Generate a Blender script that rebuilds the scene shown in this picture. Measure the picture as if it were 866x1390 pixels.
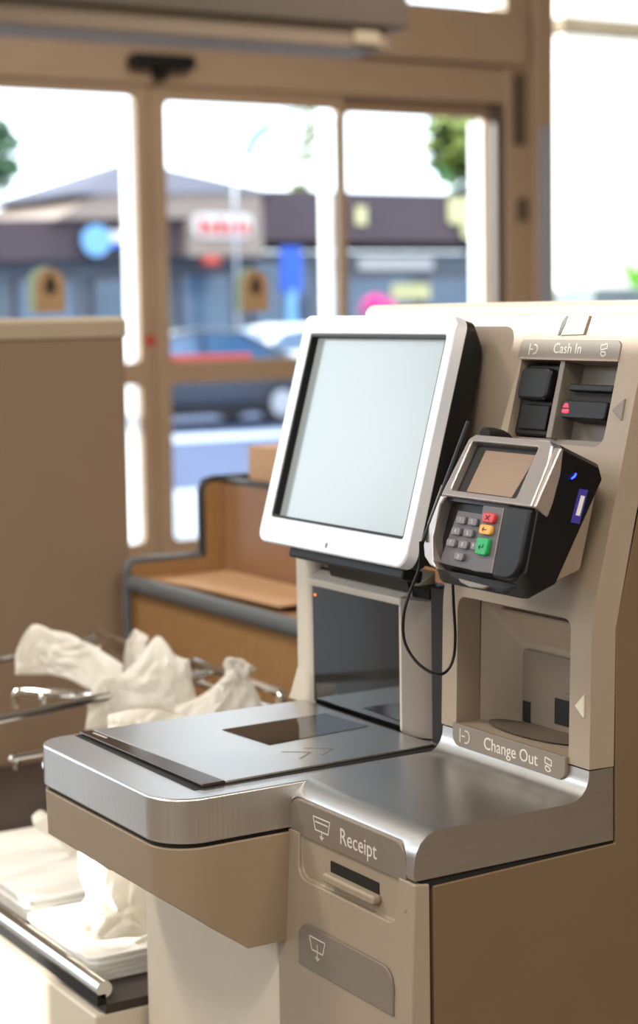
import bpy, bmesh, math, random
from mathutils import Vector, Matrix, noise

for o in list(bpy.data.objects):
    bpy.data.objects.remove(o, do_unlink=True)
SC = bpy.context.scene
COL = SC.collection
R = math.radians
noise.seed_set(7)

# ------------------------------------------------------------------ camera
YAW, PITCH, ROLL, F_PX = R(31.4), R(5.3), R(0.9), 2520.0
fw = Vector((math.sin(YAW) * math.cos(PITCH), math.cos(YAW) * math.cos(PITCH), -math.sin(PITCH)))
r0 = Vector((math.cos(YAW), -math.sin(YAW), 0))
u0 = r0.cross(fw)
rt = r0 * math.cos(ROLL) - u0 * math.sin(ROLL)
up = u0 * math.cos(ROLL) + r0 * math.sin(ROLL)
cam_d = bpy.data.cameras.new('camera')
cam = bpy.data.objects.new('camera', cam_d)
COL.objects.link(cam)
m = Matrix.Identity(4)
for i in range(3):
    m[i][0], m[i][1], m[i][2] = rt[i], up[i], -fw[i]
m[2][3] = 1.4
cam.matrix_world = m
cam_d.sensor_fit = 'VERTICAL'
cam_d.sensor_height = 36.0
cam_d.sensor_width = 36.0
cam_d.lens = F_PX / 1390.0 * 36.0
cam_d.shift_y = -45.0 / 1390.0
cam_d.clip_end = 500
cam_d.dof.use_dof = True
cam_d.dof.focus_distance = 1.98
cam_d.dof.aperture_fstop = 4.2
SC.camera = cam

# ------------------------------------------------------------------ world, sun, lamps, exposure
SC.view_settings.view_transform = 'Standard'
SC.view_settings.look = 'None'
SC.view_settings.gamma = 1.0
SC.view_settings.use_curve_mapping = False
SC.view_settings.exposure = 0.3
SC.cycles.use_denoising = True
SC.cycles.max_bounces = 10
SC.cycles.transparent_max_bounces = 16
SC.cycles.sample_clamp_indirect = 6.0

world = bpy.data.worlds.new('world')
SC.world = world
world.use_nodes = True
bg = world.node_tree.nodes['Background']
bg.inputs['Color'].default_value = (0.90, 0.96, 1.0, 1)
bg.inputs['Strength'].default_value = 3.6

def add_light(name, kind, loc, target, energy, color, size=None, size_y=None):
    d = bpy.data.lights.new(name, kind)
    d.energy = energy
    d.color = color
    if kind == 'AREA':
        d.shape = 'RECTANGLE'
        d.size = size
        d.size_y = size_y or size
    o = bpy.data.objects.new(name, d)
    COL.objects.link(o)
    o.location = loc
    o.rotation_euler = (Vector(target) - Vector(loc)).to_track_quat('-Z', 'Y').to_euler()
    return o

SUN_TO = Vector((-0.78, 0.59, 0.21)).normalized()       # low afternoon sun, through the left wall openings
sun = add_light('sun', 'SUN', (0, 0, 20), Vector((0, 0, 20)) - SUN_TO, 16.0, (1.0, 0.95, 0.86))
sun.data.angle = R(0.6)
# ceiling lamps of the shop: warm white panels; the door-side one added to brighten the header
for lx, ly in ((-1.2, -0.8), (1.6, -0.8), (-1.2, 3.6), (4.4, 5.0)):
    add_light('ceiling_lamp', 'AREA', (lx, ly, 4.20), (lx, ly, 0), 105.0, (1.0, 0.91, 0.80), 1.4, 0.5)

# ------------------------------------------------------------------ materials
def lin(c):
    out = []
    for v in c:
        v = v / 255.0
        out.append(v / 12.92 if v <= 0.04045 else ((v + 0.055) / 1.055) ** 2.4)
    return (out[0], out[1], out[2], 1.0)

MATS = {}
def mat(name, rgb, rough=0.5, metal=0.0, var=0.06, scale=30.0, bump=0.0, bscale=None, stretch=None,
        emit=None, estr=0.0, spec=0.5, coat=0.0, trans=0.0, rvar=0.0):
    """principled material with a procedural noise in colour / roughness / relief"""
    mt = bpy.data.materials.new(name)
    mt.use_nodes = True
    nt = mt.node_tree
    b = nt.nodes['Principled BSDF']
    tc = nt.nodes.new('ShaderNodeTexCoord')
    mp = nt.nodes.new('ShaderNodeMapping')
    mp.inputs['Scale'].default_value = stretch or (1, 1, 1)
    nt.links.new(tc.outputs['Object'], mp.inputs['Vector'])
    nz = nt.nodes.new('ShaderNodeTexNoise')
    nz.inputs['Scale'].default_value = scale
    nz.inputs['Detail'].default_value = 4
    nt.links.new(mp.outputs['Vector'], nz.inputs['Vector'])
    cr = nt.nodes.new('ShaderNodeValToRGB')
    c = lin(rgb)
    cr.color_ramp.elements[0].position = 0.3
    cr.color_ramp.elements[1].position = 0.7
    cr.color_ramp.elements[0].color = tuple(max(0, x * (1 - var)) for x in c[:3]) + (1,)
    cr.color_ramp.elements[1].color = tuple(min(1, x * (1 + var)) for x in c[:3]) + (1,)
    nt.links.new(nz.outputs['Fac'], cr.inputs['Fac'])
    nt.links.new(cr.outputs['Color'], b.inputs['Base Color'])
    b.inputs['Roughness'].default_value = rough
    b.inputs['Metallic'].default_value = metal
    b.inputs['Specular IOR Level'].default_value = spec
    b.inputs['Coat Weight'].default_value = coat
    b.inputs['Coat Roughness'].default_value = 0.08
    if rvar:
        mr = nt.nodes.new('ShaderNodeMapRange')
        mr.inputs['To Min'].default_value = max(0.02, rough - rvar)
        mr.inputs['To Max'].default_value = rough + rvar
        nt.links.new(nz.outputs['Fac'], mr.inputs['Value'])
        nt.links.new(mr.outputs['Result'], b.inputs['Roughness'])
    if bump:
        n2 = nt.nodes.new('ShaderNodeTexNoise')
        n2.inputs['Scale'].default_value = bscale or scale * 10
        n2.inputs['Detail'].default_value = 3
        nt.links.new(mp.outputs['Vector'], n2.inputs['Vector'])
        bp = nt.nodes.new('ShaderNodeBump')
        bp.inputs['Strength'].default_value = bump
        bp.inputs['Distance'].default_value = 0.002
        nt.links.new(n2.outputs['Fac'], bp.inputs['Height'])
        nt.links.new(bp.outputs['Normal'], b.inputs['Normal'])
    if emit:
        b.inputs['Emission Color'].default_value = lin(emit)
        b.inputs['Emission Strength'].default_value = estr
    if trans:
        out = nt.nodes['Material Output']
        tl = nt.nodes.new('ShaderNodeBsdfTranslucent')
        nt.links.new(cr.outputs['Color'], tl.inputs['Color'])
        mx = nt.nodes.new('ShaderNodeMixShader')
        mx.inputs['Fac'].default_value = trans
        nt.links.new(b.outputs['BSDF'], mx.inputs[1])
        nt.links.new(tl.outputs['BSDF'], mx.inputs[2])
        nt.links.new(mx.outputs['Shader'], out.inputs['Surface'])
    MATS[name] = mt
    return mt

def glass_mat(name, tint, gloss=1.0):
    mt = bpy.data.materials.new(name)
    mt.use_nodes = True
    nt = mt.node_tree
    nt.nodes.remove(nt.nodes['Principled BSDF'])
    out = nt.nodes['Material Output']
    tr = nt.nodes.new('ShaderNodeBsdfTransparent')
    tr.inputs['Color'].default_value = tint + (1,)
    gl = nt.nodes.new('ShaderNodeBsdfGlossy')
    gl.inputs['Roughness'].default_value = 0.03
    fr = nt.nodes.new('ShaderNodeFresnel')
    fr.inputs['IOR'].default_value = 1.45
    mu = nt.nodes.new('ShaderNodeMath')
    mu.operation = 'MULTIPLY'
    mu.inputs[1].default_value = gloss
    nt.links.new(fr.outputs['Fac'], mu.inputs[0])
    mx = nt.nodes.new('ShaderNodeMixShader')
    nt.links.new(mu.outputs['Value'], mx.inputs['Fac'])
    nt.links.new(tr.outputs['BSDF'], mx.inputs[1])
    nt.links.new(gl.outputs['BSDF'], mx.inputs[2])
    nt.links.new(mx.outputs['Shader'], out.inputs['Surface'])
    MATS[name] = mt
    return mt

def wood_mat(name, c1, c2, rough=0.45):
    mt = mat(name, c1, rough, 0, 0.0, 12.0, stretch=(2.0, 2.0, 2.0))
    nt = mt.node_tree
    cr = [n for n in nt.nodes if n.type == 'VALTORGB'][0]
    cr.color_ramp.elements[0].color = lin(c1)
    cr.color_ramp.elements[1].color = lin(c2)
    nz = [n for n in nt.nodes if n.type == 'TEX_NOISE'][0]
    nz.inputs['Scale'].default_value = 60
    nz.inputs['Detail'].default_value = 8
    return mt

mat('kiosk_beige', (150, 135, 117), 0.42, 0.0, 0.025, 8, 0.15, 700, rvar=0.05)
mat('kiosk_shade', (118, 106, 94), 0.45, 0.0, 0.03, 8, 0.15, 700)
mat('kiosk_dark_taupe', (96, 84, 72), 0.5, 0.0, 0.03, 8)
mat('side_brown', (108, 88, 66), 0.45, 0.0, 0.03, 6, 0.1, 600)
mat('cream_panel', (206, 196, 178), 0.5, 0.0, 0.03, 6)
mat('tower_lit_cream', (196, 188, 174), 0.4, 0.0, 0.02, 8)  # left post's pale tone: light on its left side put into the colour
mat('tower_grey', (122, 113, 105), 0.4, 0.0, 0.03, 8)
mat('label_taupe', (118, 108, 97), 0.36, 0.0, 0.02, 8)
mat('label_print', (206, 200, 190), 0.5, 0.0, 0.01, 8)
mat('steel', (205, 203, 200), 0.30, 1.0, 0.04, 700, stretch=(0.03, 1, 1), rvar=0.05)
mat('steel_band', (222, 221, 220), 0.31, 1.0, 0.04, 500, stretch=(1, 1, 0.03), rvar=0.05)
mat('bronze_trim', (106, 94, 86), 0.16, 1.0, 0.04, 10)
mat('chrome', (225, 225, 222), 0.12, 1.0, 0.02, 10)
mat('black_gap', (14, 12, 11), 0.7, 0.0, 0.05, 10)
mat('black_plastic', (13, 12, 12), 0.42, 0.0, 0.06, 12, 0.05, 500, spec=0.3)
mat('black_satin', (18, 17, 18), 0.38, 0.0, 0.05, 12, spec=0.28)
mat('black_glass', (9, 9, 10), 0.04, 0.0, 0.05, 12, spec=0.7)
mat('monitor_silver', (214, 218, 226), 0.24, 0.2, 0.015, 10, coat=0.3)
mat('monitor_screen', (84, 92, 92), 0.2, 0.0, 0.02, 4, emit=(208, 214, 209), estr=0.33, spec=1.0, coat=0.4)
mat('terminal_silver', (178, 170, 166), 0.24, 0.75, 0.02, 10)
mat('terminal_screen', (138, 114, 94), 0.35, 0.0, 0.06, 300, stretch=(0.01, 0.01, 2), spec=0.5)
mat('key_grey', (112, 106, 110), 0.4, 0.0, 0.03, 30)
mat('key_floor', (92, 86, 87), 0.45, 0.0, 0.03, 30)
mat('key_red', (196, 52, 54), 0.35, 0.0, 0.03, 30)
mat('key_yellow', (222, 160, 70), 0.35, 0.0, 0.03, 30)
mat('key_green', (16, 158, 84), 0.35, 0.0, 0.03, 30)
mat('sticker_blue', (62, 56, 148), 0.4, 0.0, 0.05, 30)
mat('paper_white', (224, 220, 212), 0.6, 0.0, 0.03, 30)
mat('led_red', (255, 40, 60), 0.4, emit=(255, 30, 60), estr=2.0)
mat('emissive_blue', (40, 70, 255), 0.4, emit=(30, 60, 255), estr=2.5)
mat('led_orange', (255, 140, 30), 0.4, emit=(255, 130, 20), estr=1.0)
wood_mat('wood_laminate', (140, 104, 64), (160, 123, 80))
wood_mat('wood_inner', (132, 96, 66), (150, 112, 80))
mat('cardboard', (186, 146, 108), 0.7, 0.0, 0.04, 20)
mat('bumper_grey', (92, 96, 100), 0.4, 0.0, 0.04, 20)
mat('bumper_black', (38, 38, 40), 0.45, 0.0, 0.04, 20)
mat('panel_brown', (142, 121, 100), 0.42, 0.0, 0.03, 5)
mat('panel_trim', (196, 182, 158), 0.3, 0.3, 0.03, 5)
mat('shelf_dark', (52, 42, 36), 0.6, 0.0, 0.1, 8)
mat('bag_plastic', (244, 241, 233), 0.42, 0.0, 0.03, 14, 0.35, 60, trans=0.35)
mat('bag_stack', (238, 236, 230), 0.5, 0.0, 0.03, 14, 0.2, 80)
mat('door_frame', (172, 146, 120), 0.45, 0.0, 0.03, 6)
mat('door_dark', (92, 78, 66), 0.45, 0.0, 0.04, 6)
mat('door_white_strip', (236, 238, 240), 0.4, 0.0, 0.02, 6, trans=0.6)
mat('jamb_blue', (168, 176, 196), 0.3, 0.2, 0.03, 6)
mat('curtain_brown', (128, 112, 96), 0.6, 0.0, 0.04, 6)
mat('curtain_dark', (84, 74, 64), 0.6, 0.0, 0.04, 6)
mat('wall_paint', (150, 134, 114), 0.8, 0.0, 0.03, 4)
mat('ceiling_paint', (214, 206, 192), 0.9, 0.0, 0.03, 4)
mat('wall_dark_brown', (84, 70, 56), 0.7, 0.0, 0.12, 3)  # unseen walls darkened so the steel reflects a dark brown room
mat('platform_taupe', (138, 120, 98), 0.42, 0.0, 0.025, 8, 0.15, 700, rvar=0.05)
mat('floor_tile', (112, 102, 90), 0.4, 0.0, 0.06, 3)
mat('sticker_tan', (186, 150, 112), 0.6, 0.0, 0.04, 30)
mat('sticker_green', (176, 200, 180), 0.6, 0.0, 0.04, 30)
mat('tree_black', (30, 28, 26), 0.6, 0.0, 0.04, 30)
mat('sticker_red', (190, 50, 44), 0.6, 0.0, 0.04, 30)
glass_mat('pane_glass', (0.93, 0.97, 1.0), 0.5)
# outside
mat('asphalt', (40, 56, 92), 0.85, 0.0, 0.12, 2.0)
mat('pavement', (146, 154, 168), 0.85, 0.0, 0.05, 3.0)
mat('fascia_purple', (72, 58, 64), 0.8, 0.0, 0.10, 0.8)
mat('shop_wall', (96, 104, 112), 0.8, 0.0, 0.10, 0.7)
mat('shop_glass', (72, 92, 114), 0.15, 0.0, 0.25, 0.6)
mat('roof_slate', (62, 60, 76), 0.7, 0.0, 0.08, 2)
mat('gable_cream', (140, 124, 114), 0.8, 0.0, 0.06, 2)
mat('sign_red', (186, 60, 46), 0.6, 0.0, 0.05, 3)
mat('sign_white', (205, 200, 196), 0.6, 0.0, 0.03, 3)
mat('sign_blue', (28, 80, 184), 0.5, 0.0, 0.05, 3)
mat('sign_pale_blue', (110, 162, 206), 0.5, 0.0, 0.05, 3)
mat('sign_cream', (196, 188, 136), 0.6, 0.0, 0.05, 3)
mat('car_white', (236, 238, 240), 0.2, 0.1, 0.01, 3, coat=0.5)
mat('car_blue', (34, 42, 58), 0.25, 0.2, 0.02, 3, coat=0.6)
mat('car_glass', (52, 82, 118), 0.08, 0.0, 0.05, 3, spec=0.8)
mat('tyre', (34, 34, 38), 0.8, 0.0, 0.1, 8)
mat('rim', (170, 172, 180), 0.35, 0.7, 0.04, 8)
mat('red_kerb', (196, 44, 36), 0.6, 0.0, 0.06, 3)
mat('leaf_green', (40, 84, 40), 0.6, 0.0, 0.3, 3)
mat('leaf_olive', (96, 108, 40), 0.6, 0.0, 0.3, 3)
mat('leaf_bright', (120, 190, 30), 0.6, 0.0, 0.2, 8)
mat('bark', (120, 100, 72), 0.8, 0.0, 0.2, 4)
mat('pillar_cream', (244, 236, 224), 0.8, 0.0, 0.02, 2)
mat('planter_grey', (96, 104, 104), 0.8, 0.0, 0.15, 4)
mat('lamp_teal', (120, 176, 176), 0.5, 0.2, 0.05, 3)
mat('flower_pink', (230, 60, 150), 0.6, 0.0, 0.1, 10)

# ------------------------------------------------------------------ mesh helpers
class Fr:
    """local frame: u to the right as the customer sees it, v up the (leaning) face, w outwards"""
    def __init__(s, p, lean):
        a = R(lean)
        s.p, s.U = Vector(p), Vector((0, -1, 0))
        s.V, s.N = Vector((math.sin(a), 0, math.cos(a))), Vector((-math.cos(a), 0, math.sin(a)))
    def __call__(s, u, v, w=0.0):
        return s.p + s.U * u + s.V * v + s.N * w

class G:
    """collects shapes that make up ONE mesh object"""
    def __init__(s):
        s.v, s.f = [], []
    def raw(s, vs, fs):
        k = len(s.v)
        s.v += [Vector(p) for p in vs]
        s.f += [tuple(i + k for i in f) for f in fs]
        return s
    def prism(s, poly, vec, taper=None):
        n = len(poly)
        a = [Vector(p) for p in poly]
        vec = Vector(vec)
        b = [Vector(p) for p in taper] if taper else [p + vec for p in a]
        fs = [tuple(range(n)), tuple(range(2 * n - 1, n - 1, -1))]
        fs += [(i, i + n, (i + 1) % n + n, (i + 1) % n) for i in range(n)]
        return s.raw(a + b, fs)
    def box(s, x0, x1, y0, y1, z0, z1):
        return s.prism([(x0, y0, z0), (x1, y0, z0), (x1, y1, z0), (x0, y1, z0)], (0, 0, z1 - z0))
    def fbox(s, fr, u0, u1, v0, v1, w0, w1):
        return s.prism([fr(u0, v0, w0), fr(u1, v0, w0), fr(u1, v1, w0), fr(u0, v1, w0)], fr.N * (w1 - w0))
    def fpoly(s, fr, pts, w0, w1):
        return s.prism([fr(u, v, w0) for u, v in pts], fr.N * (w1 - w0))
    def tube(s, path, r, n=8, closed=False):
        P = [Vector(p) for p in path]
        rings, prev = [], None
        for i, p in enumerate(P):
            a = P[i - 1] if i else P[0]
            b = P[i + 1] if i < len(P) - 1 else P[-1]
            t = (b - a).normalized()
            if prev is None:
                x = t.orthogonal().normalized()
            else:
                x = (prev - t * prev.dot(t)).normalized()
            prev = x
            y = t.cross(x)
            rr = r[i] if isinstance(r, (list, tuple)) else r
            rings.append([p + (x * math.cos(2 * math.pi * k / n) + y * math.sin(2 * math.pi * k / n)) * rr for k in range(n)])
        vs = [q for g in rings for q in g]
        fs = []
        for i in range(len(P) - 1):
            for k in range(n):
                a, b = i * n + k, i * n + (k + 1) % n
                fs.append((a, b, b + n, a + n))
        fs.append(tuple(range(n - 1, -1, -1)))
        fs.append(tuple(range((len(P) - 1) * n, len(P) * n)))
        return s.raw(vs, fs)
    def loft(s, rings):
        n = len(rings[0])
        vs = [q for g in rings for q in g]
        fs = [(i * n + k, i * n + (k + 1) % n, (i + 1) * n + (k + 1) % n, (i + 1) * n + k)
              for i in range(len(rings) - 1) for k in range(n)]
        fs += [tuple(range(n - 1, -1, -1)), tuple(range((len(rings) - 1) * n, len(rings) * n))]
        return s.raw(vs, fs)
    def sphere(s, c, rx, ry=None, rz=None, nu=10, nv=6):
        ry, rz = ry or rx, rz or rx
        rings = []
        for i in range(1, nv):
            t = math.pi * i / nv
            rings.append([Vector(c) + Vector((rx * math.sin(t) * math.cos(2 * math.pi * k / nu),
                         ry * math.sin(t) * math.sin(2 * math.pi * k / nu), rz * math.cos(t))) for k in range(nu)])
        return s.loft(rings)

def rrect(u0, u1, v0, v1, r, n=5):
    """rounded rectangle; r may be (bl, br, tr, tl)"""
    if not isinstance(r, (list, tuple)):
        r = (r,) * 4
    out = []
    for (cx, cy, rr, a0) in ((u0, v0, r[0], 180), (u1, v0, r[1], 270), (u1, v1, r[2], 0), (u0, v1, r[3], 90)):
        sx = 1 if cx == u0 else -1
        sy = 1 if cy == v0 else -1
        if rr <= 0:
            out.append((cx, cy))
            continue
        for k in range(n + 1):
            a = R(a0 + 90.0 * k / n)
            out.append((cx + sx * rr + rr * math.cos(a), cy + sy * rr + rr * math.sin(a)))
    return out

def smooth_path(pts, n=6):
    P = [Vector(p) for p in pts]
    out = []
    for i in range(len(P) - 1):
        a, b, c, d = P[max(i - 1, 0)], P[i], P[i + 1], P[min(i + 2, len(P) - 1)]
        for k in range(n):
            t = k / n
            out.append(0.5 * ((2 * b) + (c - a) * t + (2 * a - 5 * b + 4 * c - d) * t * t + (3 * b - a - 3 * c + d) * t ** 3))
    out.append(P[-1])
    return out

ROOT = {}          # object -> world location of its root
def build(name, g, material, parent=None, bevel=0.0, seg=3, smooth=True, angle=35, cut=None, subsurf=0):
    vs = g.v
    if parent is None:
        xs, ys, zs = [p.x for p in vs], [p.y for p in vs], [p.z for p in vs]
        org = Vector(((min(xs) + max(xs)) / 2, (min(ys) + max(ys)) / 2, min(zs)))
    else:
        org = ROOT[parent]
    me = bpy.data.meshes.new(name)
    me.from_pydata([tuple(p - org) for p in vs], [], g.f)
    bm = bmesh.new()
    bm.from_mesh(me)
    bmesh.ops.recalc_face_normals(bm, faces=bm.faces)
    bm.to_mesh(me)
    bm.free()
    ob = bpy.data.objects.new(name, me)
    COL.objects.link(ob)
    if parent is None:
        ob.location = org
    else:
        ob.parent = parent
    ROOT[ob] = org
    me.materials.append(MATS[material])
    if cut:
        for cg in cut:
            cm = bpy.data.meshes.new('cutter')
            cm.from_pydata([tuple(p - org) for p in cg.v], [], cg.f)
            b2 = bmesh.new()
            b2.from_mesh(cm)
            bmesh.ops.recalc_face_normals(b2, faces=b2.faces)
            b2.to_mesh(cm)
            b2.free()
            co = bpy.data.objects.new('cutter', cm)
            COL.objects.link(co)
            co.location = org
            md = ob.modifiers.new('cut', 'BOOLEAN')
            md.object = co
            md.solver = 'EXACT'
            md.operation = 'DIFFERENCE'
            bpy.context.view_layer.update()
            dg = bpy.context.evaluated_depsgraph_get()
            nm = bpy.data.meshes.new_from_object(ob.evaluated_get(dg))
            ob.modifiers.clear()
            ob.data = nm
            nm.name = name
            if not nm.materials:
                nm.materials.append(MATS[material])
            bpy.data.objects.remove(co, do_unlink=True)
            me = nm
    me.polygons.foreach_set('use_smooth', [smooth] * len(me.polygons))
    if smooth and not bevel and not subsurf:
        me.set_sharp_from_angle(angle=R(angle))
    if bevel:
        md = ob.modifiers.new('bevel', 'BEVEL')
        md.width = bevel
        md.segments = seg
        md.limit_method = 'ANGLE'
        md.angle_limit = R(angle)
        md.harden_normals = True
    if subsurf:
        md = ob.modifiers.new('sub', 'SUBSURF')
        md.levels = md.render_levels = subsurf
    return ob

def tag(o, label=None, cat=None, group=None, kind=None):
    if label: o['label'] = label
    if cat: o['category'] = cat
    if group: o['group'] = group
    if kind: o['kind'] = kind
    return o

def thing(name, loc, label, cat, group=None, kind=None):
    o = bpy.data.objects.new(name, None)
    o.empty_display_size = 0.05
    COL.objects.link(o)
    o.location = loc
    ROOT[o] = Vector(loc)
    return tag(o, label, cat, group, kind)

def dup(o, parent=None, delta=(0, 0, 0), label=None):
    c = o.copy()
    COL.objects.link(c)
    c.parent = parent
    if parent is None:
        c.location = o.location + Vector(delta)
        ROOT[c] = ROOT[o] + Vector(delta)
        if label: c['label'] = label
    for ch in list(o.children):
        dup(ch, c)
    return c

def text(name, body, fr, u, v, w, size, material, parent, xscale=1.0):
    """printed lettering: centred on (u, v) of the frame"""
    cu = bpy.data.curves.new(name, 'FONT')
    cu.body = body
    cu.size = size
    cu.align_x, cu.align_y = 'CENTER', 'CENTER'
    cu.extrude = 0.00015
    cu.resolution_u = 3
    to = bpy.data.objects.new(name, cu)
    COL.objects.link(to)
    bpy.context.view_layer.update()
    dg = bpy.context.evaluated_depsgraph_get()
    me = bpy.data.meshes.new_from_object(to.evaluated_get(dg))
    bpy.data.objects.remove(to, do_unlink=True)
    org = ROOT[parent]
    for vt in me.vertices:
        vt.co = fr(u + vt.co.x * xscale, v + vt.co.y, w + vt.co.z) - org
    ob = bpy.data.objects.new(name, me)
    COL.objects.link(ob)
    ob.parent = parent
    ROOT[ob] = org
    me.materials.clear()
    me.materials.append(MATS[material])
    return ob

def lines(g, fr, w, segs, t=0.0009):
    """thin printed strokes for pictograms"""
    for seg in segs:
        for (a, b), (c, d) in zip(seg[:-1], seg[1:]):
            dx, dy = c - a, d - b
            L = math.hypot(dx, dy) or 1
            nx, ny = -dy / L * t / 2, dx / L * t / 2
            g.fpoly(fr, [(a + nx, b + ny), (a - nx, b - ny), (c - nx, d - ny), (c + nx, d + ny)], w, w + 0.0003)
    return g

def struct(name, g, material, **k):
    return tag(build(name, g, material, **k), kind='structure')

# ------------------------------------------------------------------ the setting
YD = 8.6
struct('floor', G().box(-3.2, 9.5, -4.0, 8.66, -0.12, 0.0), 'floor_tile')
struct('ceiling', G().box(-3.3, 9.6, -4.1, 8.8, 4.3, 4.4), 'ceiling_paint')
struct('wall_front', G().box(-3.3, 9.6, -4.1, -4.0, 0, 4.3), 'wall_dark_brown')
struct('wall_right', G().box(9.5, 9.6, -4.0, 8.5, 0, 4.3), 'wall_dark_brown')
# unseen left wall; openings shaped to throw sun and sky onto kiosk and bags
wl = G()
for (y0, y1, z0, z1) in ((-4.0, -3.0, 0, 4.3), (-3.0, 3.4, 0, 2.2), (-3.0, 3.4, 3.6, 4.3), (3.4, 4.4, 0, 4.3),
                         (4.4, 5.38, 0, 2.585), (5.38, 5.68, 0, 1.15), (5.38, 5.68, 1.98, 2.585), (5.68, 8.5, 0, 2.585),
                         (4.4, 8.5, 3.35, 4.3)):
    wl.box(-3.3, -3.2, y0, y1, z0, z1)
struct('wall_left', wl, 'wall_paint')
# back wall: header over the sliding doors, mullions, sill
wb = G()
wb.box(-3.2, 6.86, YD - 0.02, YD + 0.16, 4.12, 4.3)
wb.box(6.86, 9.5, YD - 0.02, YD + 0.16, 4.12, 4.3)
wb.box(-3.2, 2.7, YD, YD + 0.12, 0, 0.10)
struct('wall_back', wb, 'door_frame')
struct('trim_1', G().box(2.6, 6.62, YD - 0.10, YD + 0.14, 2.74, 3.04), 'door_frame', bevel=0.008)   # upper header
struct('trim_2', G().box(2.6, 6.56, YD - 0.05, YD + 0.12, 2.53, 2.735), 'door_frame', bevel=0.008)  # track cover
g = G()
g.box(6.50, 6.66, YD - 0.06, YD + 0.1, 0, 4.12)
struct('trim_3', g, 'door_frame', bevel=0.01)
struct('trim_4', G().box(6.66, 6.80, YD - 0.12, YD + 0.12, 0, 4.12), 'door_frame', bevel=0.01)
struct('trim_5', G().box(6.69, 6.77, YD - 0.128, YD - 0.12, 0, 2.40), 'jamb_blue')
struct('trim_6', G().box(6.44, 6.50, YD - 0.03, YD + 0.06, 0, 2.53), 'door_dark')
struct('trim_7', G().box(6.54, 6.62, YD - 0.075, YD - 0.06, 2.30, 2.70), 'door_dark')

def window(n, x0, x1, z0, z1, y=YD + 0.05, mull=(), t=0.05):
    root = thing('window_%d' % n, ((x0 + x1) / 2, y, z0), None, None, kind='structure')
    for (a, b, c, d) in ((x0, x1, z0, z0 + t), (x0, x1, z1 - t, z1), (x0, x0 + t, z0 + t, z1 - t), (x1 - t, x1, z0 + t, z1 - t)):
        build('frame_bar', G().box(a, b, y - 0.05, y + 0.05, c, d), 'door_frame', root)
    xs = [x0 + t] + list(mull) + [x1 - t]
    for k in mull:
        build('mullion', G().box(k - 0.03, k + 0.03, y - 0.05, y + 0.05, z0 + t, z1 - t), 'door_frame', root)
    for a, b in zip(xs[:-1], xs[1:]):
        build('pane', G().box(a, b, y - 0.004, y + 0.004, z0 + t, z1 - t), 'pane_glass', root)
    return root
window(1, 6.80, 9.5, 0.25, 4.12, t=0.02)
window(2, -3.2, 2.7, 0.10, 4.12, mull=(-1.7, -0.2, 1.3))
window(3, 2.7, 6.66, 3.04, 4.12, mull=(4.0, 5.4), t=0.02)

def door(n, x0, x1, sl, sr, y, top, strip=None, mid=True, lab=None, tilt=None):
    """sliding leaf: stiles, rails, two panes with rounded corners"""
    root = thing('door_%d' % n, ((x0 + x1) / 2, y, 0), lab, None, kind='structure')
    zb, zm0, zm1 = 0.20, 1.015, 1.13
    build('stile', G().box(x0, x0 + sl, y - 0.025, y + 0.025, 0.02, top + 0.09), 'door_frame', root, bevel=0.004)
    build('stile', G().box(x1 - sr, x1, y - 0.025, y + 0.025, 0.02, top + 0.09), 'door_frame', root, bevel=0.004)
    a, b = x0 + sl, x1 - sr
    holes = [(zm1, top), (zb, zm0)] if mid else [(zb, top)]
    g = G().box(a, b, y - 0.02, y + 0.02, 0.02, top + 0.09)
    cuts = []
    for c, d in holes:
        cuts.append(G().prism([(u, y - 0.1, v) for u, v in rrect(a + 0.001, b - 0.001, c, d, 0.03, 4)], (0, 0.2, 0)))
    build('rail', g, 'door_frame', root, cut=cuts)
    for c, d in holes:
        build('pane', G().box(a - 0.005, b + 0.005, y - 0.003, y + 0.003, c - 0.005, d + 0.005), 'pane_glass', root)
    if strip:
        build('edge_strip', G().box(strip[0], strip[1], y + 0.03, y + 0.06, 0.03, top - 0.02), 'door_white_strip', root)  # translucent white strip behind the pane's edge
    return root
d1 = door(1, 3.02, 4.255, 0.08, 0.075, YD, 2.475, strip=(4.137, 4.187))
d2 = door(2, 4.262, 5.425, 0.09, 0.035, YD, 2.455, strip=(5.315, 5.378))
d3 = door(3, 5.43, 6.44, 0.05, 0.02, YD + 0.06, 2.45, strip=(6.365, 6.418), mid=False)
build('gasket', G().box(4.251, 4.266, YD - 0.012, YD + 0.01, 0.02, 2.53), 'door_dark', d1)
# arch-shaped tree decals and the small red dot on the glass doors
def decal(x, z, parent, y=YD - 0.006):
    r = 0.078
    def arch(rr, dx=0.0, h=0.14):
        return [(x + dx - rr, y, z - h), (x + dx + rr, y, z - h)] + \
               [(x + dx + rr * math.cos(R(a)), y, z + rr * math.sin(R(a))) for a in range(0, 181, 15)]
    a = build('decal', G().prism(arch(r + 0.012, -0.03), (0, -0.001, 0)), 'sticker_green', parent)
    build('decal_face', G().prism([Vector(p) - Vector((0, 0.002, 0)) for p in arch(r)], (0, -0.001, 0)), 'sticker_tan', a)
    t = G()
    yy = y - 0.004
    for k, (w, z0, z1) in enumerate(((0.045, -0.035, 0.012), (0.036, -0.008, 0.036), (0.024, 0.02, 0.058))):
        t.prism([(x - w, yy, z + z0), (x + w, yy, z + z0), (x, yy, z + z1)], (0, -0.0008, 0))
    t.prism([(x - 0.01, yy, z - 0.06), (x + 0.01, yy, z - 0.06), (x + 0.01, yy, z - 0.04), (x - 0.01, yy, z - 0.04)], (0, -0.0008, 0))
    build('tree_mark', t, 'tree_black', a)
decal(3.70, 1.53, d1)
decal(4.87, 1.52, d2)
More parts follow.
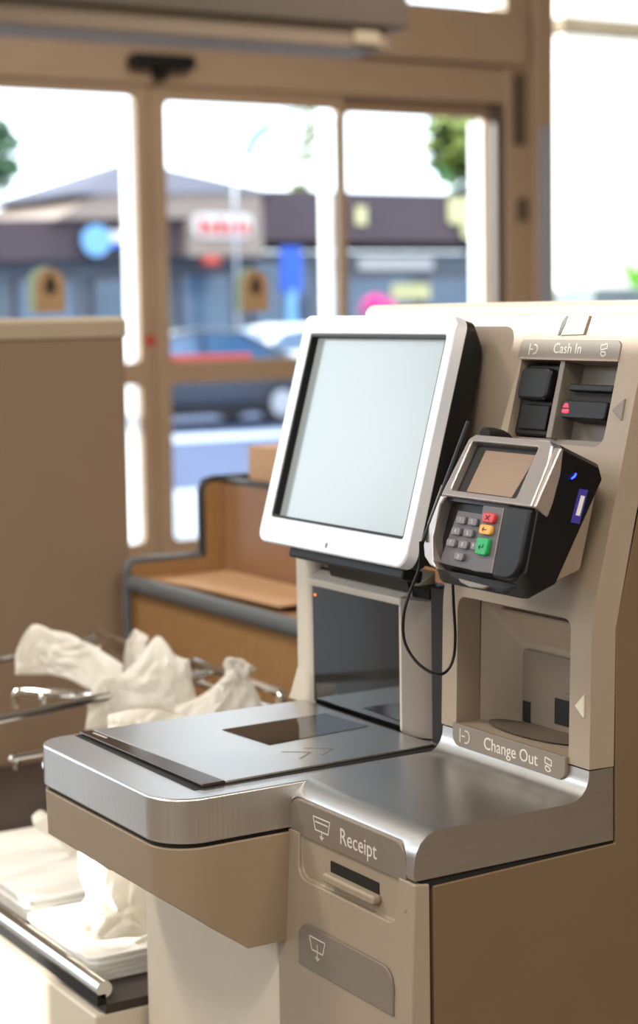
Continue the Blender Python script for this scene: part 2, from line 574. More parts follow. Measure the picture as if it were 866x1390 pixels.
build('red_dot', G().prism([(4.235 + 0.03 * math.cos(R(a)), YD - 0.027, 1.24 + 0.03 * math.sin(R(a))) for a in range(0, 360, 30)], (0, -0.001, 0)), 'sticker_red', d1)
build('lock_box', G().box(6.565, 6.635, YD - 0.075, YD - 0.06, 1.87, 2.0), 'door_dark', d3, bevel=0.004)

# motion sensor and the long hanging unit over the entrance
ms = thing('motion_sensor', (4.3, YD - 0.12, 2.60), 'black door motion sensor on the header above the sliding doors', 'sensor')
build('sensor_body', G().prism([(x, YD - 0.13, z) for x, z in rrect(4.13, 4.48, 2.605, 2.675, 0.02)], (0, 0.08, 0)), 'black_plastic', ms, bevel=0.006)
build('sensor_bracket', G().box(4.27, 4.33, YD - 0.11, YD - 0.05, 2.55, 2.61), 'black_plastic', ms)
ac = thing('air_curtain', (2.6, 6.1, 2.36), 'long taupe air curtain unit hung above the entrance', 'air curtain')
build('housing', G().box(0.6, 4.10, 6.0, 6.36, 2.455, 2.62), 'curtain_dark', ac, bevel=0.01)
build('outlet', G().box(0.6, 4.02, 6.02, 6.30, 2.372, 2.455), 'curtain_brown', ac, bevel=0.008)
build('end_patch', G().box(3.86, 3.97, 6.012, 6.02, 2.39, 2.44), 'panel_trim', ac)  # paler patch at the unit's right end
for x in (1.2, 3.4):
    build('hanger_rod', G().tube([(x, 6.18, 2.6), (x, 6.18, 4.3)], 0.012), 'door_dark', ac)

# ------------------------------------------------------------------ self checkout kiosk
Y0 = 1.475
K = thing('self_checkout_kiosk', (1.4, 1.78, 0), 'beige and steel self checkout kiosk with scanner platform, in the foreground', 'checkout kiosk')
FU = Fr((1.225, Y0, 1.06), 14.4)          # leaning upper face
FL = Fr((1.2245, Y0, 0.915), 1.5)         # almost upright lower face
def P2(y, pts):                           # x/z profile at one y
    return [(x, y, z) for x, z in pts]

# cabinet core and near side panel
build('cabinet_core', G().box(1.06, 1.86, Y0 + 0.02, 2.06, 0.0, 0.83), 'kiosk_dark_taupe', K)
core_up = G().prism(P2(Y0 + 0.012, [(1.262, 0.83), (1.40, 0.83), (1.86, 0.83), (1.86, 1.385), (1.36, 1.385), (1.34, 1.34), (1.30, 1.06)]), (0, 0.012, 0))
core_up.box(1.45, 1.86, Y0 + 0.02, 2.04, 0.83, 1.385)
build('riser_core', core_up, 'kiosk_dark_taupe', K)
side = [(1.0255, 0.0), (1.88, 0.0), (1.88, 1.396), (1.3385, 1.396), (1.2615, 1.072), (1.2600, 0.90), (1.2600, 0.831), (1.0255, 0.8265)]
build('side_panel', G().prism(P2(Y0, side), (0, 0.012, 0)), 'side_brown', K, bevel=0.0015)

# steel shelf: flat top, rounded nose, upturn at the riser
prof = [(1.0045, 0.835), (1.002, 0.840), (1.004, 0.858)]
prof += [(1.034 - 0.030 * math.cos(R(a)), 0.854 + 0.029 * math.sin(R(a))) for a in (20, 40, 60, 75, 90)]
prof += [(1.195, 0.883)]
prof += [(1.198 + 0.026 * math.sin(R(a)), 0.909 - 0.026 * math.cos(R(a))) for a in (20, 40, 60, 80)]
prof += [(1.2245, 0.9135), (1.2565, 0.9135), (1.2565, 0.835)]
arch = rrect(-0.247, -0.014, 0.80, 0.8705, (0, 0, 0.022, 0.022), 6)
cutter = G().prism([(0.99, Y0 - u, z) for u, z in arch], (0.019, 0, 0))
build('steel_shelf', G().prism(P2(Y0, prof), (0, 0.263, 0)), 'steel', K, cut=[cutter], angle=28)
build('shelf_side_seam', G().box(1.012, 1.258, Y0 + 0.002, Y0 + 0.02, 0.826, 0.836), 'black_gap', K)

# receipt module under the nose of the shelf
FRc = Fr((1.002, Y0, 0.835), 0)
rc = [(0.997, 0.0), (0.9975, 0.70), (1.0035, 0.832), (1.0215, 0.8295), (1.0215, 0.0)]
rec_body = G().prism(P2(Y0, rc), (0, 0.262, 0))
rec_hole = G().prism([(0.98, Y0 - u, z) for u, z in rrect(-0.222, -0.030, 0.783, 0.86, (0.016, 0.016, 0, 0), 5)], (0.0275, 0, 0))
rm = build('receipt_cover', rec_body, 'kiosk_beige', K, cut=[rec_hole], bevel=0.002)
lab = build('receipt_label', G().prism([(1.0045, Y0 - u, z) for u, z in rrect(-0.244, -0.017, 0.829, 0.868, (0.0, 0.0, 0.02, 0.02), 6)], (0.02, 0, 0)), 'label_taupe', K, bevel=0.001)
FR1 = Fr((1.0045, Y0, 0.0), 0)
text('receipt_text', 'Receipt', FR1, -0.105, 0.847, 0.0002, 0.0245, 'label_print', lab, 0.95)
ic = G()
lines(ic, FR1, 0.0002, [[(-0.193, 0.857), (-0.159, 0.857), (-0.163, 0.843), (-0.189, 0.843), (-0.193, 0.857)], [(-0.176, 0.843), (-0.176, 0.834)], [(-0.1795, 0.838), (-0.176, 0.834), (-0.1725, 0.838)],
      [(-0.189, 0.852), (-0.163, 0.852)]], 0.0014)
build('receipt_icon', ic, 'label_print', lab)
build('receipt_slot', G().box(1.0060, 1.0078, Y0 + 0.070, Y0 + 0.162, 0.802, 0.815), 'black_gap', rm)
tongue = G().prism([(1.008, Y0 - u, z) for u, z in rrect(-0.165, -0.066, 0.7935, 0.8035, 0.004)], (-0.012, 0, 0))
build('receipt_tongue', tongue, 'kiosk_beige', rm, bevel=0.003)
build('receipt_arrow', G().prism([FR1(-0.026, 0.795, -0.002), FR1(-0.012, 0.806, -0.002), FR1(-0.012, 0.783, -0.002)], (-0.0045, 0, 0)), 'tower_grey', rm, bevel=0.001)
l2 = build('lower_label', G().prism([(0.9985, Y0 - u, z) for u, z in rrect(-0.215, -0.03, 0.69, 0.738, (0.0, 0.0, 0.02, 0.02), 6)], (-0.003, 0, 0)), 'label_taupe', rm, bevel=0.001)
ic = G()
FR2 = Fr((0.9955, Y0, 0.0), 0)
lines(ic, FR2, 0.0002, [[(-0.190, 0.728), (-0.158, 0.728), (-0.163, 0.714), (-0.185, 0.714), (-0.190, 0.728)], [(-0.174, 0.722), (-0.174, 0.704)], [(-0.178, 0.708), (-0.174, 0.704), (-0.170, 0.708)]], 0.0014)
build('lower_icon', ic, 'label_print', l2)

# riser: lower face with the change tray
ch = rrect(-0.237, -0.034, 0.0065, 0.1535, (0.0, 0.0, 0.012, 0.012), 4)
VT = 0.338
kink = Vector((1.2288, 0, 1.0752))
fp_ = [FL(0, 0.0, 0), FL(0, 0.135, 0), FL(0, 0.150, 0) + Vector((0.0006, 0, 0)), kink + Vector((0.0016, 0, 0)), FU(0, 0.030, 0) + Vector((0.0006, 0, 0)), FU(0, 0.045, 0), FU(0, VT, 0)]
bp_ = [FU(0, VT, -0.034), FU(0, 0.010, -0.034), FL(0, 0.0, -0.033)]
cutc = G().prism([FL(u, v, 0.02) for u, v in ch], FL.N * -0.08)
cash = rrect(-0.203, -0.0365, 0.193, 0.2865, (0.0, 0.014, 0.004, 0.004), 5)
cutk = G().prism([FU(u, v, 0.02) for u, v in cash], FU.N * -0.08)
cutl = G().prism([FU(u, v, 0.03) for u, v in ((-0.270, 0.05), (-0.256, 0.08), (-0.217, 0.20), (-0.206, 0.288), (-0.206, 0.38), (-0.32, 0.38), (-0.32, 0.05))], FU.N * -0.1)
build('riser_face', G().prism([Vector((p.x, Y0, p.z)) for p in fp_ + bp_], (0, 0.266, 0)), 'kiosk_beige', K, cut=[cutc, cutk, cutl], bevel=0.0015, angle=30)
# pocket behind the opening, tapering to its back plate
pk = rrect(-0.237, -0.034, 0.0065, 0.1535, (0.0, 0.0, 0.012, 0.012), 4)
bk = rrect(-0.2095, -0.034, 0.0065, 0.101, (0.0, 0.0, 0.012, 0.012), 4)
n = len(pk)
vs = [FL(u, v, -0.0335) for u, v in pk] + [FL(u, v, -0.072) for u, v in bk]
pf = [(i, (i + 1) % n, (i + 1) % n + n, i + n) for i in range(n)] + [tuple(range(n, 2 * n))]
pocket = build('change_pocket', G().raw(vs, pf), 'kiosk_beige', K)
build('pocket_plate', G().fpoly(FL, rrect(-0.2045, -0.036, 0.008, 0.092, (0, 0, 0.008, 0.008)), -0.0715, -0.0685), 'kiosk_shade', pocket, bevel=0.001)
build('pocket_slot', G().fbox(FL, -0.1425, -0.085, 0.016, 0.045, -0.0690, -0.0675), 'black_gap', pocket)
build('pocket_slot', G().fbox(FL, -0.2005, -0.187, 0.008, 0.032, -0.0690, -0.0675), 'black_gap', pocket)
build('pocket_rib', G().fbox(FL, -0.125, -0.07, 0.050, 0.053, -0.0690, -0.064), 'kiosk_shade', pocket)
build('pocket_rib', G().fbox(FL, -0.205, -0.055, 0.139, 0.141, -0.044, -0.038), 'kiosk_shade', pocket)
cup = G()
cu_o, cu_i, cu_b = [], [], []
for k in range(28):
    a = 2 * math.pi * k / 28
    cu_o.append(FL(-0.148 + 0.076 * math.cos(a), 0.0085, -0.042 + 0.027 * math.sin(a)))
    cu_i.append(FL(-0.148 + 0.072 * math.cos(a), 0.0088, -0.042 + 0.024 * math.sin(a)))
    cu_b.append(FL(-0.148 + 0.060 * math.cos(a), 0.0070, -0.042 + 0.018 * math.sin(a)))
cup.loft([cu_o, cu_i, cu_b])
build('coin_cup', cup, 'kiosk_dark_taupe', pocket)
cl = build('change_label', G().fpoly(FL, rrect(-0.2375, -0.0335, -0.0185, 0.0075, (0.012, 0.012, 0, 0), 5), 0.0, 0.005), 'label_taupe', K, bevel=0.001)
text('change_text', 'Change Out', FL, -0.1285, -0.0055, 0.0052, 0.0200, 'label_print', cl, 0.98)
ic = G()
lines(ic, FL, 0.0051, [[(-0.222, 0.003), (-0.222, -0.013)], [(-0.219, -0.005), (-0.213, -0.005)],
      [(-0.213, 0.002), (-0.207, 0.0015), (-0.204, -0.003), (-0.205, -0.009), (-0.209, -0.012), (-0.213, -0.012)]], 0.0013)
build('coin_icon', ic, 'label_print', cl)
ic = G()
lines(ic, FL, 0.0051, [[(-0.067, 0.001), (-0.056, -0.001), (-0.056, -0.007), (-0.067, -0.005), (-0.067, 0.001)],
      [(-0.066, -0.008), (-0.060, -0.009), (-0.057, -0.012), (-0.062, -0.014), (-0.066, -0.012), (-0.066, -0.008)]], 0.0013)
build('money_icon', ic, 'label_print', cl)
build('arrow_mark', G().fpoly(FL, [(-0.0235, 0.064), (-0.009, 0.078), (-0.009, 0.053)], -0.001, 0.0022), 'cream_panel', K, bevel=0.001)

# riser: leaning upper face with the cash slots
build('cash_recess', G().fbox(FU, -0.21, -0.03, 0.185, 0.295, -0.036, -0.030), 'label_taupe', K)
# recess side walls are the panel's own cut edge; a sloping sill closes it below
build('recess_sill', G().fpoly(FU, [(-0.203, 0.193), (-0.0365, 0.193), (-0.0365, 0.201), (-0.203, 0.199)], -0.03, -0.012), 'label_taupe', K)
nb = build('note_slot_housing', G().fpoly(FU, rrect(-0.202, -0.137, 0.201, 0.283, 0.004), -0.031, -0.008), 'black_plastic', K, bevel=0.003)
build('note_slot_hood', G().fpoly(FU, rrect(-0.196, -0.142, 0.240, 0.277, 0.008), -0.01, 0.004), 'black_satin', nb, bevel=0.004)
build('note_slot_throat', G().fbox(FU, -0.194, -0.144, 0.207, 0.236, -0.009, -0.0045), 'black_plastic', nb, bevel=0.002)
build('slot_divider', G().fpoly(FU, [(-0.136, 0.199), (-0.127, 0.199), (-0.128, 0.2865), (-0.136, 0.2865)], -0.031, -0.002), 'label_taupe', K, bevel=0.001)
cr_ = build('card_reader', G().fpoly(FU, rrect(-0.118, -0.038, 0.222, 0.262, (0.006, 0.003, 0.003, 0.003)), -0.031, -0.010), 'black_plastic', K, bevel=0.002)
build('reader_lip', G().fpoly(FU, rrect(-0.114, -0.040, 0.222, 0.242, 0.004), -0.012, 0.002), 'black_satin', cr_, bevel=0.002)
build('reader_lip', G().fpoly(FU, rrect(-0.114, -0.040, 0.253, 0.261, 0.003), -0.012, -0.002), 'black_satin', cr_, bevel=0.002)
build('reader_mouth', G().fbox(FU, -0.112, -0.042, 0.243, 0.252, -0.0102, -0.0095), 'black_gap', cr_)
build('red_light', G().fpoly(FU, [(-0.111, 0.2335), (-0.101, 0.2335), (-0.104, 0.238), (-0.108, 0.238)], 0.002, 0.0026), 'led_red', cr_)
build('red_light', G().fpoly(FU, rrect(-0.111, -0.100, 0.2275, 0.2315, 0.0015), 0.002, 0.0026), 'led_red', cr_)
kl = build('cash_label', G().fpoly(FU, rrect(-0.2095, -0.0365, 0.2875, 0.3085, (0, 0, 0.007, 0.007)), -0.001, 0.0015), 'label_taupe', K, bevel=0.0006)
build('label_ledge', G().fbox(FU, -0.205, -0.0365, 0.2855, 0.2880, -0.004, 0.0025), 'kiosk_beige', K, bevel=0.0006)
text('cash_text', 'Cash In', FU, -0.1235, 0.2985, 0.0017, 0.0165, 'label_print', kl, 0.98)
ic = G()
lines(ic, FU, 0.0016, [[(-0.190, 0.304), (-0.190, 0.291)], [(-0.188, 0.2975), (-0.184, 0.2975)],
      [(-0.183, 0.303), (-0.178, 0.302), (-0.176, 0.2975), (-0.178, 0.293), (-0.183, 0.292)]], 0.0012)
build('coin_icon', ic, 'label_print', kl)
ic = G()
lines(ic, FU, 0.0016, [[(-0.068, 0.303), (-0.058, 0.305), (-0.057, 0.300), (-0.067, 0.298), (-0.068, 0.303)],
      [(-0.066, 0.296), (-0.060, 0.296), (-0.058, 0.293), (-0.062, 0.291), (-0.066, 0.293), (-0.066, 0.296)]], 0.0012)
build('money_icon', ic, 'label_print', kl)
build('arrow_mark', G().fpoly(FU, [(-0.0305, 0.234), (-0.0135, 0.247), (-0.0125, 0.223)], -0.001, 0.0022), 'label_taupe', K, bevel=0.001)
# left wing of the riser, behind the monitor, and the rounded top cap
xk, zk = 1.225 + 0.29 * 0.24869, 1.06 + 0.29 * 0.96858
xt, zt = 1.225 + VT * 0.24869, 1.06 + VT * 0.96858
build('riser_wing', G().prism(P2(Y0 + 0.206, [(xk, 1.078), (xk, zk), (xt, zt), (xt + 0.04, zt), (xk + 0.05, 1.078)]), (0, 0.344, 0)), 'kiosk_beige', K, bevel=0.001)
cap = [(xt, zt)] + [(xt + 0.0155 - 0.0145 * math.cos(R(a)), zt + 0.0135 * math.sin(R(a))) for a in (20, 40, 60, 80)] + [(1.45, zt + 0.0145), (1.88, zt + 0.0145), (1.88, zt - 0.01), (xt + 0.03, zt - 0.01)]
build('top_cap', G().prism(P2(Y0, cap), (0, 0.551, 0)), 'kiosk_beige', K, bevel=0.003)
lt = build('latch_flap', G().fpoly(FU, [(-0.139, 0.3135), (-0.100, 0.3145), (-0.096, 0.336), (-0.131, 0.336)], -0.001, 0.0030), 'kiosk_beige', K, bevel=0.0006)
build('latch_gap', G().fpoly(FU, [(-0.1430, 0.3130), (-0.1395, 0.3132), (-0.1335, 0.3255), (-0.1318, 0.3355), (-0.1345, 0.3358), (-0.1400, 0.329)], 0.0026, 0.0034), 'black_plastic', lt)
build('riser_seam', G().prism(P2(Y0 + 0.003, [(1.257, 0.905), (1.266, 0.905), (1.267, 1.072), (1.343, 1.39), (1.333, 1.39), (1.2575, 1.07)]), (0, 0.006, 0)), 'black_gap', K)
build('column_gap', G().box(1.235, 1.30, Y0 + 0.266, Y0 + 0.30, 0.885, 1.07), 'black_gap', K)

# scanner platform
PX0, PX1, PY0, PY1 = 0.852, 1.262, 1.715, 2.072
def plat(inset=0.0, r0_=0.050, r1_=0.040):
    return rrect(PX0 + inset, PX1, PY0 + inset, PY1 - inset, (r0_ - inset, 0.0, 0.0, r1_ - inset), 10)
build('platform_band', G().prism([(x, y, 0.833) for x, y in plat()], (0, 0, 0.0495)), 'steel_band', K, bevel=0.003)
build('platform_seam', G().prism([(x, y, 0.826) for x, y in plat(0.005)], (0, 0, 0.008)), 'black_gap', K)
def under(x):
    return max(0.706, 0.7755 - max(0.0, x - 0.852) * 0.72)
pts = []
base = plat(0.0015)
for i, (x, y) in enumerate(base):
    pts.append((x, y))
    x2, y2 = base[(i + 1) % len(base)]
    if abs(x2 - x) > 0.1:
        for k in (1, 2, 3):
            xx = x + (x2 - x) * k / 4
            pts.append((0.949 if k == (1 if x2 > x else 3) else xx, y))
topv = [(x, y, 0.828) for x, y in pts]
botv = [(x + (0.001 if x < 0.9 else 0), y + (0.002 if y < 1.8 else -0.002), under(x)) for x, y in pts]
build('platform_body', G().prism(topv, (0, 0, 0), taper=botv), 'platform_taupe', K, bevel=0.0015, angle=40)
build('pedestal', G().box(1.0, 1.06, 1.742, 2.078, 0.0, 0.72), 'cream_panel', K, bevel=0.004)
# deck: recessed gap, brushed scale plate, mirror trim strip, scanner glass
build('deck_gap', G().box(0.9035, 1.232, 1.748, 2.062, 0.8815, 0.8832), 'black_gap', K)
FD = Fr((0, 0, 0), 0)
plate = build('scale_plate', G().prism([(x, y, 0.8834) for x, y in ((0.944, 1.7515), (1.228, 1.7615), (1.228, 2.062), (0.928, 2.062))], (0, 0, 0.0030)), 'steel', K, bevel=0.0008)
build('trim_strip', G().prism([(x, y, 0.8834) for x, y in ((0.9135, 1.7505), (0.9425, 1.7512), (0.9265, 2.062), (0.9095, 2.062))], (0, 0, 0.0036)), 'bronze_trim', K, bevel=0.0008)
build('strip_mark', G().prism([(x, y, 0.8871) for x, y in ((0.921, 2.010), (0.9235, 2.010), (0.9215, 2.045), (0.919, 2.045))], (0, 0, 0.0002)), 'label_print', K)
build('scan_glass', G().prism([(x, y, 0.8864) for x, y in ((1.066, 1.868), (1.214, 1.882), (1.210, 1.975), (1.058, 1.970))], (0, 0, 0.0006)), 'black_glass', plate)
ar = G()
for k in range(2):
    ox = 0.03 * k
    for (a, b), (c, d) in (((1.060 + ox, 1.79), (1.085 + ox, 1.81)), ((1.085 + ox, 1.81), (1.060 + ox, 1.83))):
        ar.prism([(a, b, 0.8865), (a + 0.004, b, 0.8865), (c + 0.004, d, 0.8865), (c, d, 0.8865)], (0, 0, 0.0002))
build('scan_arrow', ar, 'tower_grey', plate)

# scanner tower under the monitor
TX = 1.238
tw = G().box(TX + 0.012, 1.293, 1.80, 2.085, 0.884, 1.062)
tower = build('scanner_tower', tw, 'black_plastic', K)
lp = rrect(TX - 0.004, 1.290, 2.048, 2.094, (0.012, 0.0, 0.0, 0.016), 6)
build('tower_post', G().loft([[Vector((x - 0.002, y + 0.004 if y > 2.07 else y, 0.884)) for x, y in lp], [Vector((x, y, 0.90)) for x, y in lp], [Vector((x, y, 1.088)) for x, y in lp]]), 'tower_lit_cream', K, bevel=0.001)
foot = rrect(TX - 0.010, 1.290, 2.05, 2.112, (0.012, 0, 0, 0.02), 6)
build('post_foot', G().loft([[Vector((x, y, 0.8835)) for x, y in foot], [Vector((x, y - 0.006 if y > 2.07 else y, 0.892)) for x, y in foot], [Vector((x + 0.004, y - 0.017 if y > 2.07 else y, 0.925)) for x, y in foot]]), 'tower_lit_cream', K)
rp = rrect(TX - 0.004, 1.300, 1.782, 1.842, (0.034, 0.0, 0.0, 0.006), 8)
build('tower_post', G().prism([(x, y, 0.884) for x, y in rp], (0, 0, 0.166)), 'tower_grey', K, bevel=0.001)
build('tower_back_post', G().box(TX + 0.03, 1.30, 1.758, 1.79, 0.884, 1.05), 'black_satin', K, bevel=0.006)
vis = [(TX - 0.006, 1.040), (TX - 0.006, 1.049), (TX + 0.006, 1.056), (1.285, 1.078), (1.285, 1.045), (TX + 0.006, 1.040)]
build('tower_visor', G().prism(P2(1.836, vis), (0, 0.214, 0)), 'tower_lit_cream', K, bevel=0.002)
build('scan_window', G().box(TX, TX + 0.004, 1.842, 2.049, 0.886, 1.043), 'black_glass', K)
build('orange_light', G().box(TX - 0.0008, TX, 2.040, 2.044, 1.026, 1.029), 'led_orange', K)
build('window_frame_edge', G().box(TX - 0.003, TX + 0.004, 1.838, 1.843, 0.886, 1.05), 'tower_lit_cream', K)

# ------------------------------------------------------------------ touchscreen monitor
S = 0.975
c0 = Vector((0, 0, 1.4))
FM = Fr(c0 + (Vector((1.218, 1.80, 1.126)) - c0) * S, 15.5)
MN = thing('touchscreen_monitor', FM(-0.155, -0.04, -0.04), 'silver framed touchscreen monitor with a pale blank screen, above the scanner', 'monitor')
bz = rrect(-0.331 * S, 0.016 * S, -0.036 * S, 0.2705 * S, (0.016, 0.018, 0.016, 0.012), 6)
hole = G().prism([FM(u, v, 0.02) for u, v in rrect(-0.3095 * S, 0.0, -0.001, 0.2455 * S, 0.003, 3)], FM.N * -0.06)
build('bezel', G().prism([FM(u, v, 0.006) for u, v in bz], FM.N * -0.018), 'monitor_silver', MN, cut=[hole], bevel=0.0035)
inn = G().prism([FM(u, v, 0.0042) for u, v in rrect(-0.311 * S, 0.001, -0.002, 0.247 * S, 0.003, 3)], FM.N * -0.016)
h2 = G().prism([FM(u, v, 0.02) for u, v in rrect(-0.3065 * S, -0.002, 0.002, 0.2425 * S, 0.001, 2)], FM.N * -0.06)
build('inner_frame', inn, 'black_plastic', MN, cut=[h2])
build('screen', G().fpoly(FM, [(-0.308 * S, 0.0), (-0.001, 0.0), (-0.001, 0.244 * S), (-0.308 * S, 0.244 * S)], -0.011, -0.006), 'monitor_screen', MN)
bo = rrect(-0.328 * S, 0.0145 * S, -0.034 * S, 0.269 * S, 0.014, 6)
bi = rrect(-0.320 * S, 0.010 * S, -0.018 * S, 0.252 * S, 0.02, 6)
build('back_shell', G().loft([[FM(u, v, -0.0115) for u, v in bo], [FM(u, v, -0.024) for u, v in bo], [FM(u, v, -0.043) for u, v in bi]]), 'black_plastic', MN, bevel=0.002)
build('mount_neck', G().prism([FM(-0.24, -0.012, -0.03), FM(-0.06, -0.012, -0.03), FM(-0.06, 0.06, -0.042), FM(-0.24, 0.06, -0.042)], (0.02, 0, -0.055)), 'black_plastic', MN)
build('under_shadow', G().fpoly(FM, [(-0.275, -0.047), (-0.015, -0.047), (-0.015, -0.032), (-0.275, -0.032)], -0.045, -0.016), 'black_plastic', MN, bevel=0.003)  # black strip put in for the shadow under the monitor
build('badge', G().fpoly(FM, rrect(-0.158, -0.153, -0.028, -0.022, 0.0005), 0.006, 0.0064), 'tower_grey', MN)

# ------------------------------------------------------------------ payment terminal on its bracket
FT = Fr((1.13, 1.52, 1.17), 30)
FT2 = Fr(FT(0, 0.03, 0), 14)
TM = thing('payment_terminal', FT(-0.02, -0.05, -0.04), 'black and silver card payment terminal with keypad, mounted on the kiosk', 'payment terminal')
UL, UR = -0.103, 0.050
def tprof(dw=0.0):
    return [FT(0, 0.1035, -0.003 + dw), FT(0, 0.03, -0.004 + dw), FT2(0, -0.070, -0.004 + dw), FT2(0, -0.078, -0.012),
            FT(0, -0.052, -0.045), FT(0, -0.028, -0.066), FT(0, 0.10, -0.068), FT(0, 0.109, -0.058)]
pf_ = tprof()
hs = G()
rings = []
for (u, k) in ((UL - 0.006, 0.86), (UL - 0.004, 0.96), (UL + 0.004, 1.0), (UR - 0.012, 1.0), (UR - 0.002, 0.985), (UR + 0.004, 0.93), (UR + 0.005, 0.90)):
    c = sum(pf_, Vector()) / len(pf_)
    rings.append([c + (p - c) * k + Vector((0, -u, 0)) for p in pf_])
hs.loft(rings)
# pocket for the keypad
kp = G().prism([FT2(u, v, 0.03) for u, v in ((-0.1045, -0.004), (-0.026, -0.004), (-0.026, -0.0725), (-0.100, -0.071), (-0.106, -0.05))], FT2.N * -0.0425)
hl0 = G().prism([FT(u, v, 0.03) for u, v in rrect(-0.091, 0.025, 0.0365, 0.0965, 0.003)], FT.N * -0.0395)
build('housing', hs, 'black_satin', TM, cut=[kp, hl0], angle=25)
# silver face: band round the display running down the left edge
fo = [(UL, 0.030), (UR + 0.003, 0.030)] + [(UR + 0.001, 0.08), (UR - 0.006, 0.099), (UR - 0.014, 0.104), (UL + 0.014, 0.104), (UL + 0.005, 0.098)]
hl = G().prism([FT(u, v, 0.03) for u, v in rrect(-0.090, 0.024, 0.0375, 0.0955, 0.003)], FT.N * -0.06)
fb = build('face_band', G().prism([FT(u, v, 0.002) for u, v in fo], FT.N * -0.014), 'terminal_silver', TM, cut=[hl], bevel=0.004)
build('face_band_side', G().prism([FT(UR - 0.004, 0.0305, 0.0), FT(UR - 0.004, 0.0285, -0.020), FT(UR - 0.004, 0.045, -0.019), FT(UR - 0.004, 0.075, -0.013), FT(UR - 0.004, 0.098, -0.004), FT(UR - 0.004, 0.098, 0.0)], (0, -0.0115, 0)), 'terminal_silver', fb, bevel=0.003)
limb = [(UL - 0.002, 0.0005), (-0.094, 0.0005), (-0.1015, -0.010), (-0.104, -0.045), (-0.096, -0.070), (-0.084, -0.0785), (-0.100, -0.076), (-0.113, -0.068), (-0.119, -0.056), (-0.116, -0.035), (-0.109, -0.012)]
build('face_limb', G().fpoly(FT2, limb, -0.016, 0.001), 'terminal_silver', TM, bevel=0.002)
build('display_well', G().fpoly(FT, rrect(-0.092, 0.026, 0.036, 0.097, 0.003), -0.010, -0.0065), 'black_gap', TM)
build('display', G().fpoly(FT, [(-0.0725, 0.0405), (0.006, 0.0405), (0.0165, 0.0895), (-0.0705, 0.0895)], -0.0066, -0.0058), 'terminal_screen', TM)
# keypad
FK = FT2
build('keypad_floor', G().fpoly(FK, [(-0.098, -0.0725), (-0.030, -0.0725), (-0.027, -0.013), (-0.082, -0.013)], -0.0118, -0.0095), 'key_floor', TM)
keys = [(-0.0695, -0.0225, '1'), (-0.0485, -0.0225, '2'), (-0.0745, -0.035, '4'), (-0.0525, -0.035, '5'),
        (-0.0795, -0.048, '7'), (-0.0575, -0.048, '8'), (-0.0385, -0.0475, '9'), (-0.061, -0.061, '0')]
for (u, v, ch_) in keys:
    w_ = 0.0078 if ch_ != '9' else 0.0055
    kb = build('key', G().fpoly(FK, rrect(u - w_, u + w_, v - 0.0042, v + 0.0042, 0.0025, 3), -0.010, -0.0052), 'key_grey', TM, bevel=0.0012, seg=2)
    text('digit', ch_, FK, u, v, -0.0050, 0.0062, 'label_print', kb)
build('function_strip', G().fpoly(FK, [(-0.0285, -0.004), (0.008, -0.004), (0.008, -0.072), (-0.0275, -0.0735)], -0.012, -0.0005), 'key_floor', TM, bevel=0.001)
for (u, v, hh, mt_, seg_) in ((-0.0105, -0.0165, 0.0052, 'key_red', [[(-3, -2), (3, 2)], [(-3, 2), (3, -2)]]), (-0.0120, -0.029, 0.0052, 'key_yellow', [[(3, 0), (-3, 0)], [(-1, 2), (-3, 0), (-1, -2)]]),
                              (-0.0125, -0.0465, 0.0090, 'key_green', [[(3, 2), (3, -1), (-3, -1)], [(-1, 1), (-3, -1), (-1, -3)]])):
    kb = build('function_key', G().fpoly(FK, rrect(u - 0.0098, u + 0.0098, v - hh, v + hh, 0.003, 3), -0.001, 0.0045), mt_, TM, bevel=0.0016, seg=2)
    gi = G()
    lines(gi, FK, 0.0046, [[(u + a * 0.0011, v + b * 0.0011) for a, b in sg] for sg in seg_], 0.0008)
    build('key_symbol', gi, 'black_gap', kb)
build('strip_edge', G().fpoly(FK, [(0.008, -0.004), (0.0095, -0.004), (0.0095, -0.072), (0.008, -0.072)], -0.010, 0.0012), 'tower_grey', TM)
cover = G().fpoly(FK, rrect(0.0098, UR + 0.003, -0.0765, -0.001, (0.006, 0.022, 0.004, 0.0), 5), -0.022, 0.0015)
build('smooth_cover', cover, 'black_satin', TM, bevel=0.011, seg=5)
lip = [FK(-0.080, -0.0775, -0.006), FK(0.048, -0.0765, -0.012), FK(0.030, -0.084, -0.014), FK(0.012, -0.0905, -0.008), FK(-0.035, -0.089, -0.004), FK(-0.066, -0.083, -0.004)]
build('card_slot_lip', G().prism(lip, FK.N * -0.02), 'black_satin', TM, bevel=0.002)
build('card_slot_tongue', G().fpoly(FK, [(-0.048, -0.0835), (-0.02, -0.0845), (0.006, -0.0855), (-0.002, -0.0895), (-0.025, -0.0905), (-0.042, -0.0875)], -0.004, 0.0000), 'tower_grey', TM, bevel=0.0015)
ys = 1.52 - UR - 0.0058
st = build('side_sticker', G().prism([(1.1925, ys, 1.178), (1.2035, ys, 1.1755), (1.2150, ys, 1.2095), (1.2040, ys, 1.2115)], (0, 0.002, 0)), 'sticker_blue', TM)
build('sticker_label', G().prism([(1.1985, ys - 0.0004, 1.1850), (1.2035, ys - 0.0004, 1.1838), (1.2105, ys - 0.0004, 1.2035), (1.2055, ys - 0.0004, 1.2047)], (0, 0.0006, 0)), 'paper_white', st)
build('blue_tick', G().tube([(1.1925, ys - 0.0008, 1.2225), (1.1965, ys - 0.0008, 1.2245), (1.1985, ys - 0.0008, 1.2275)], 0.0011, 6), 'emissive_blue', TM)  # emissive blue tick on the terminal's near side
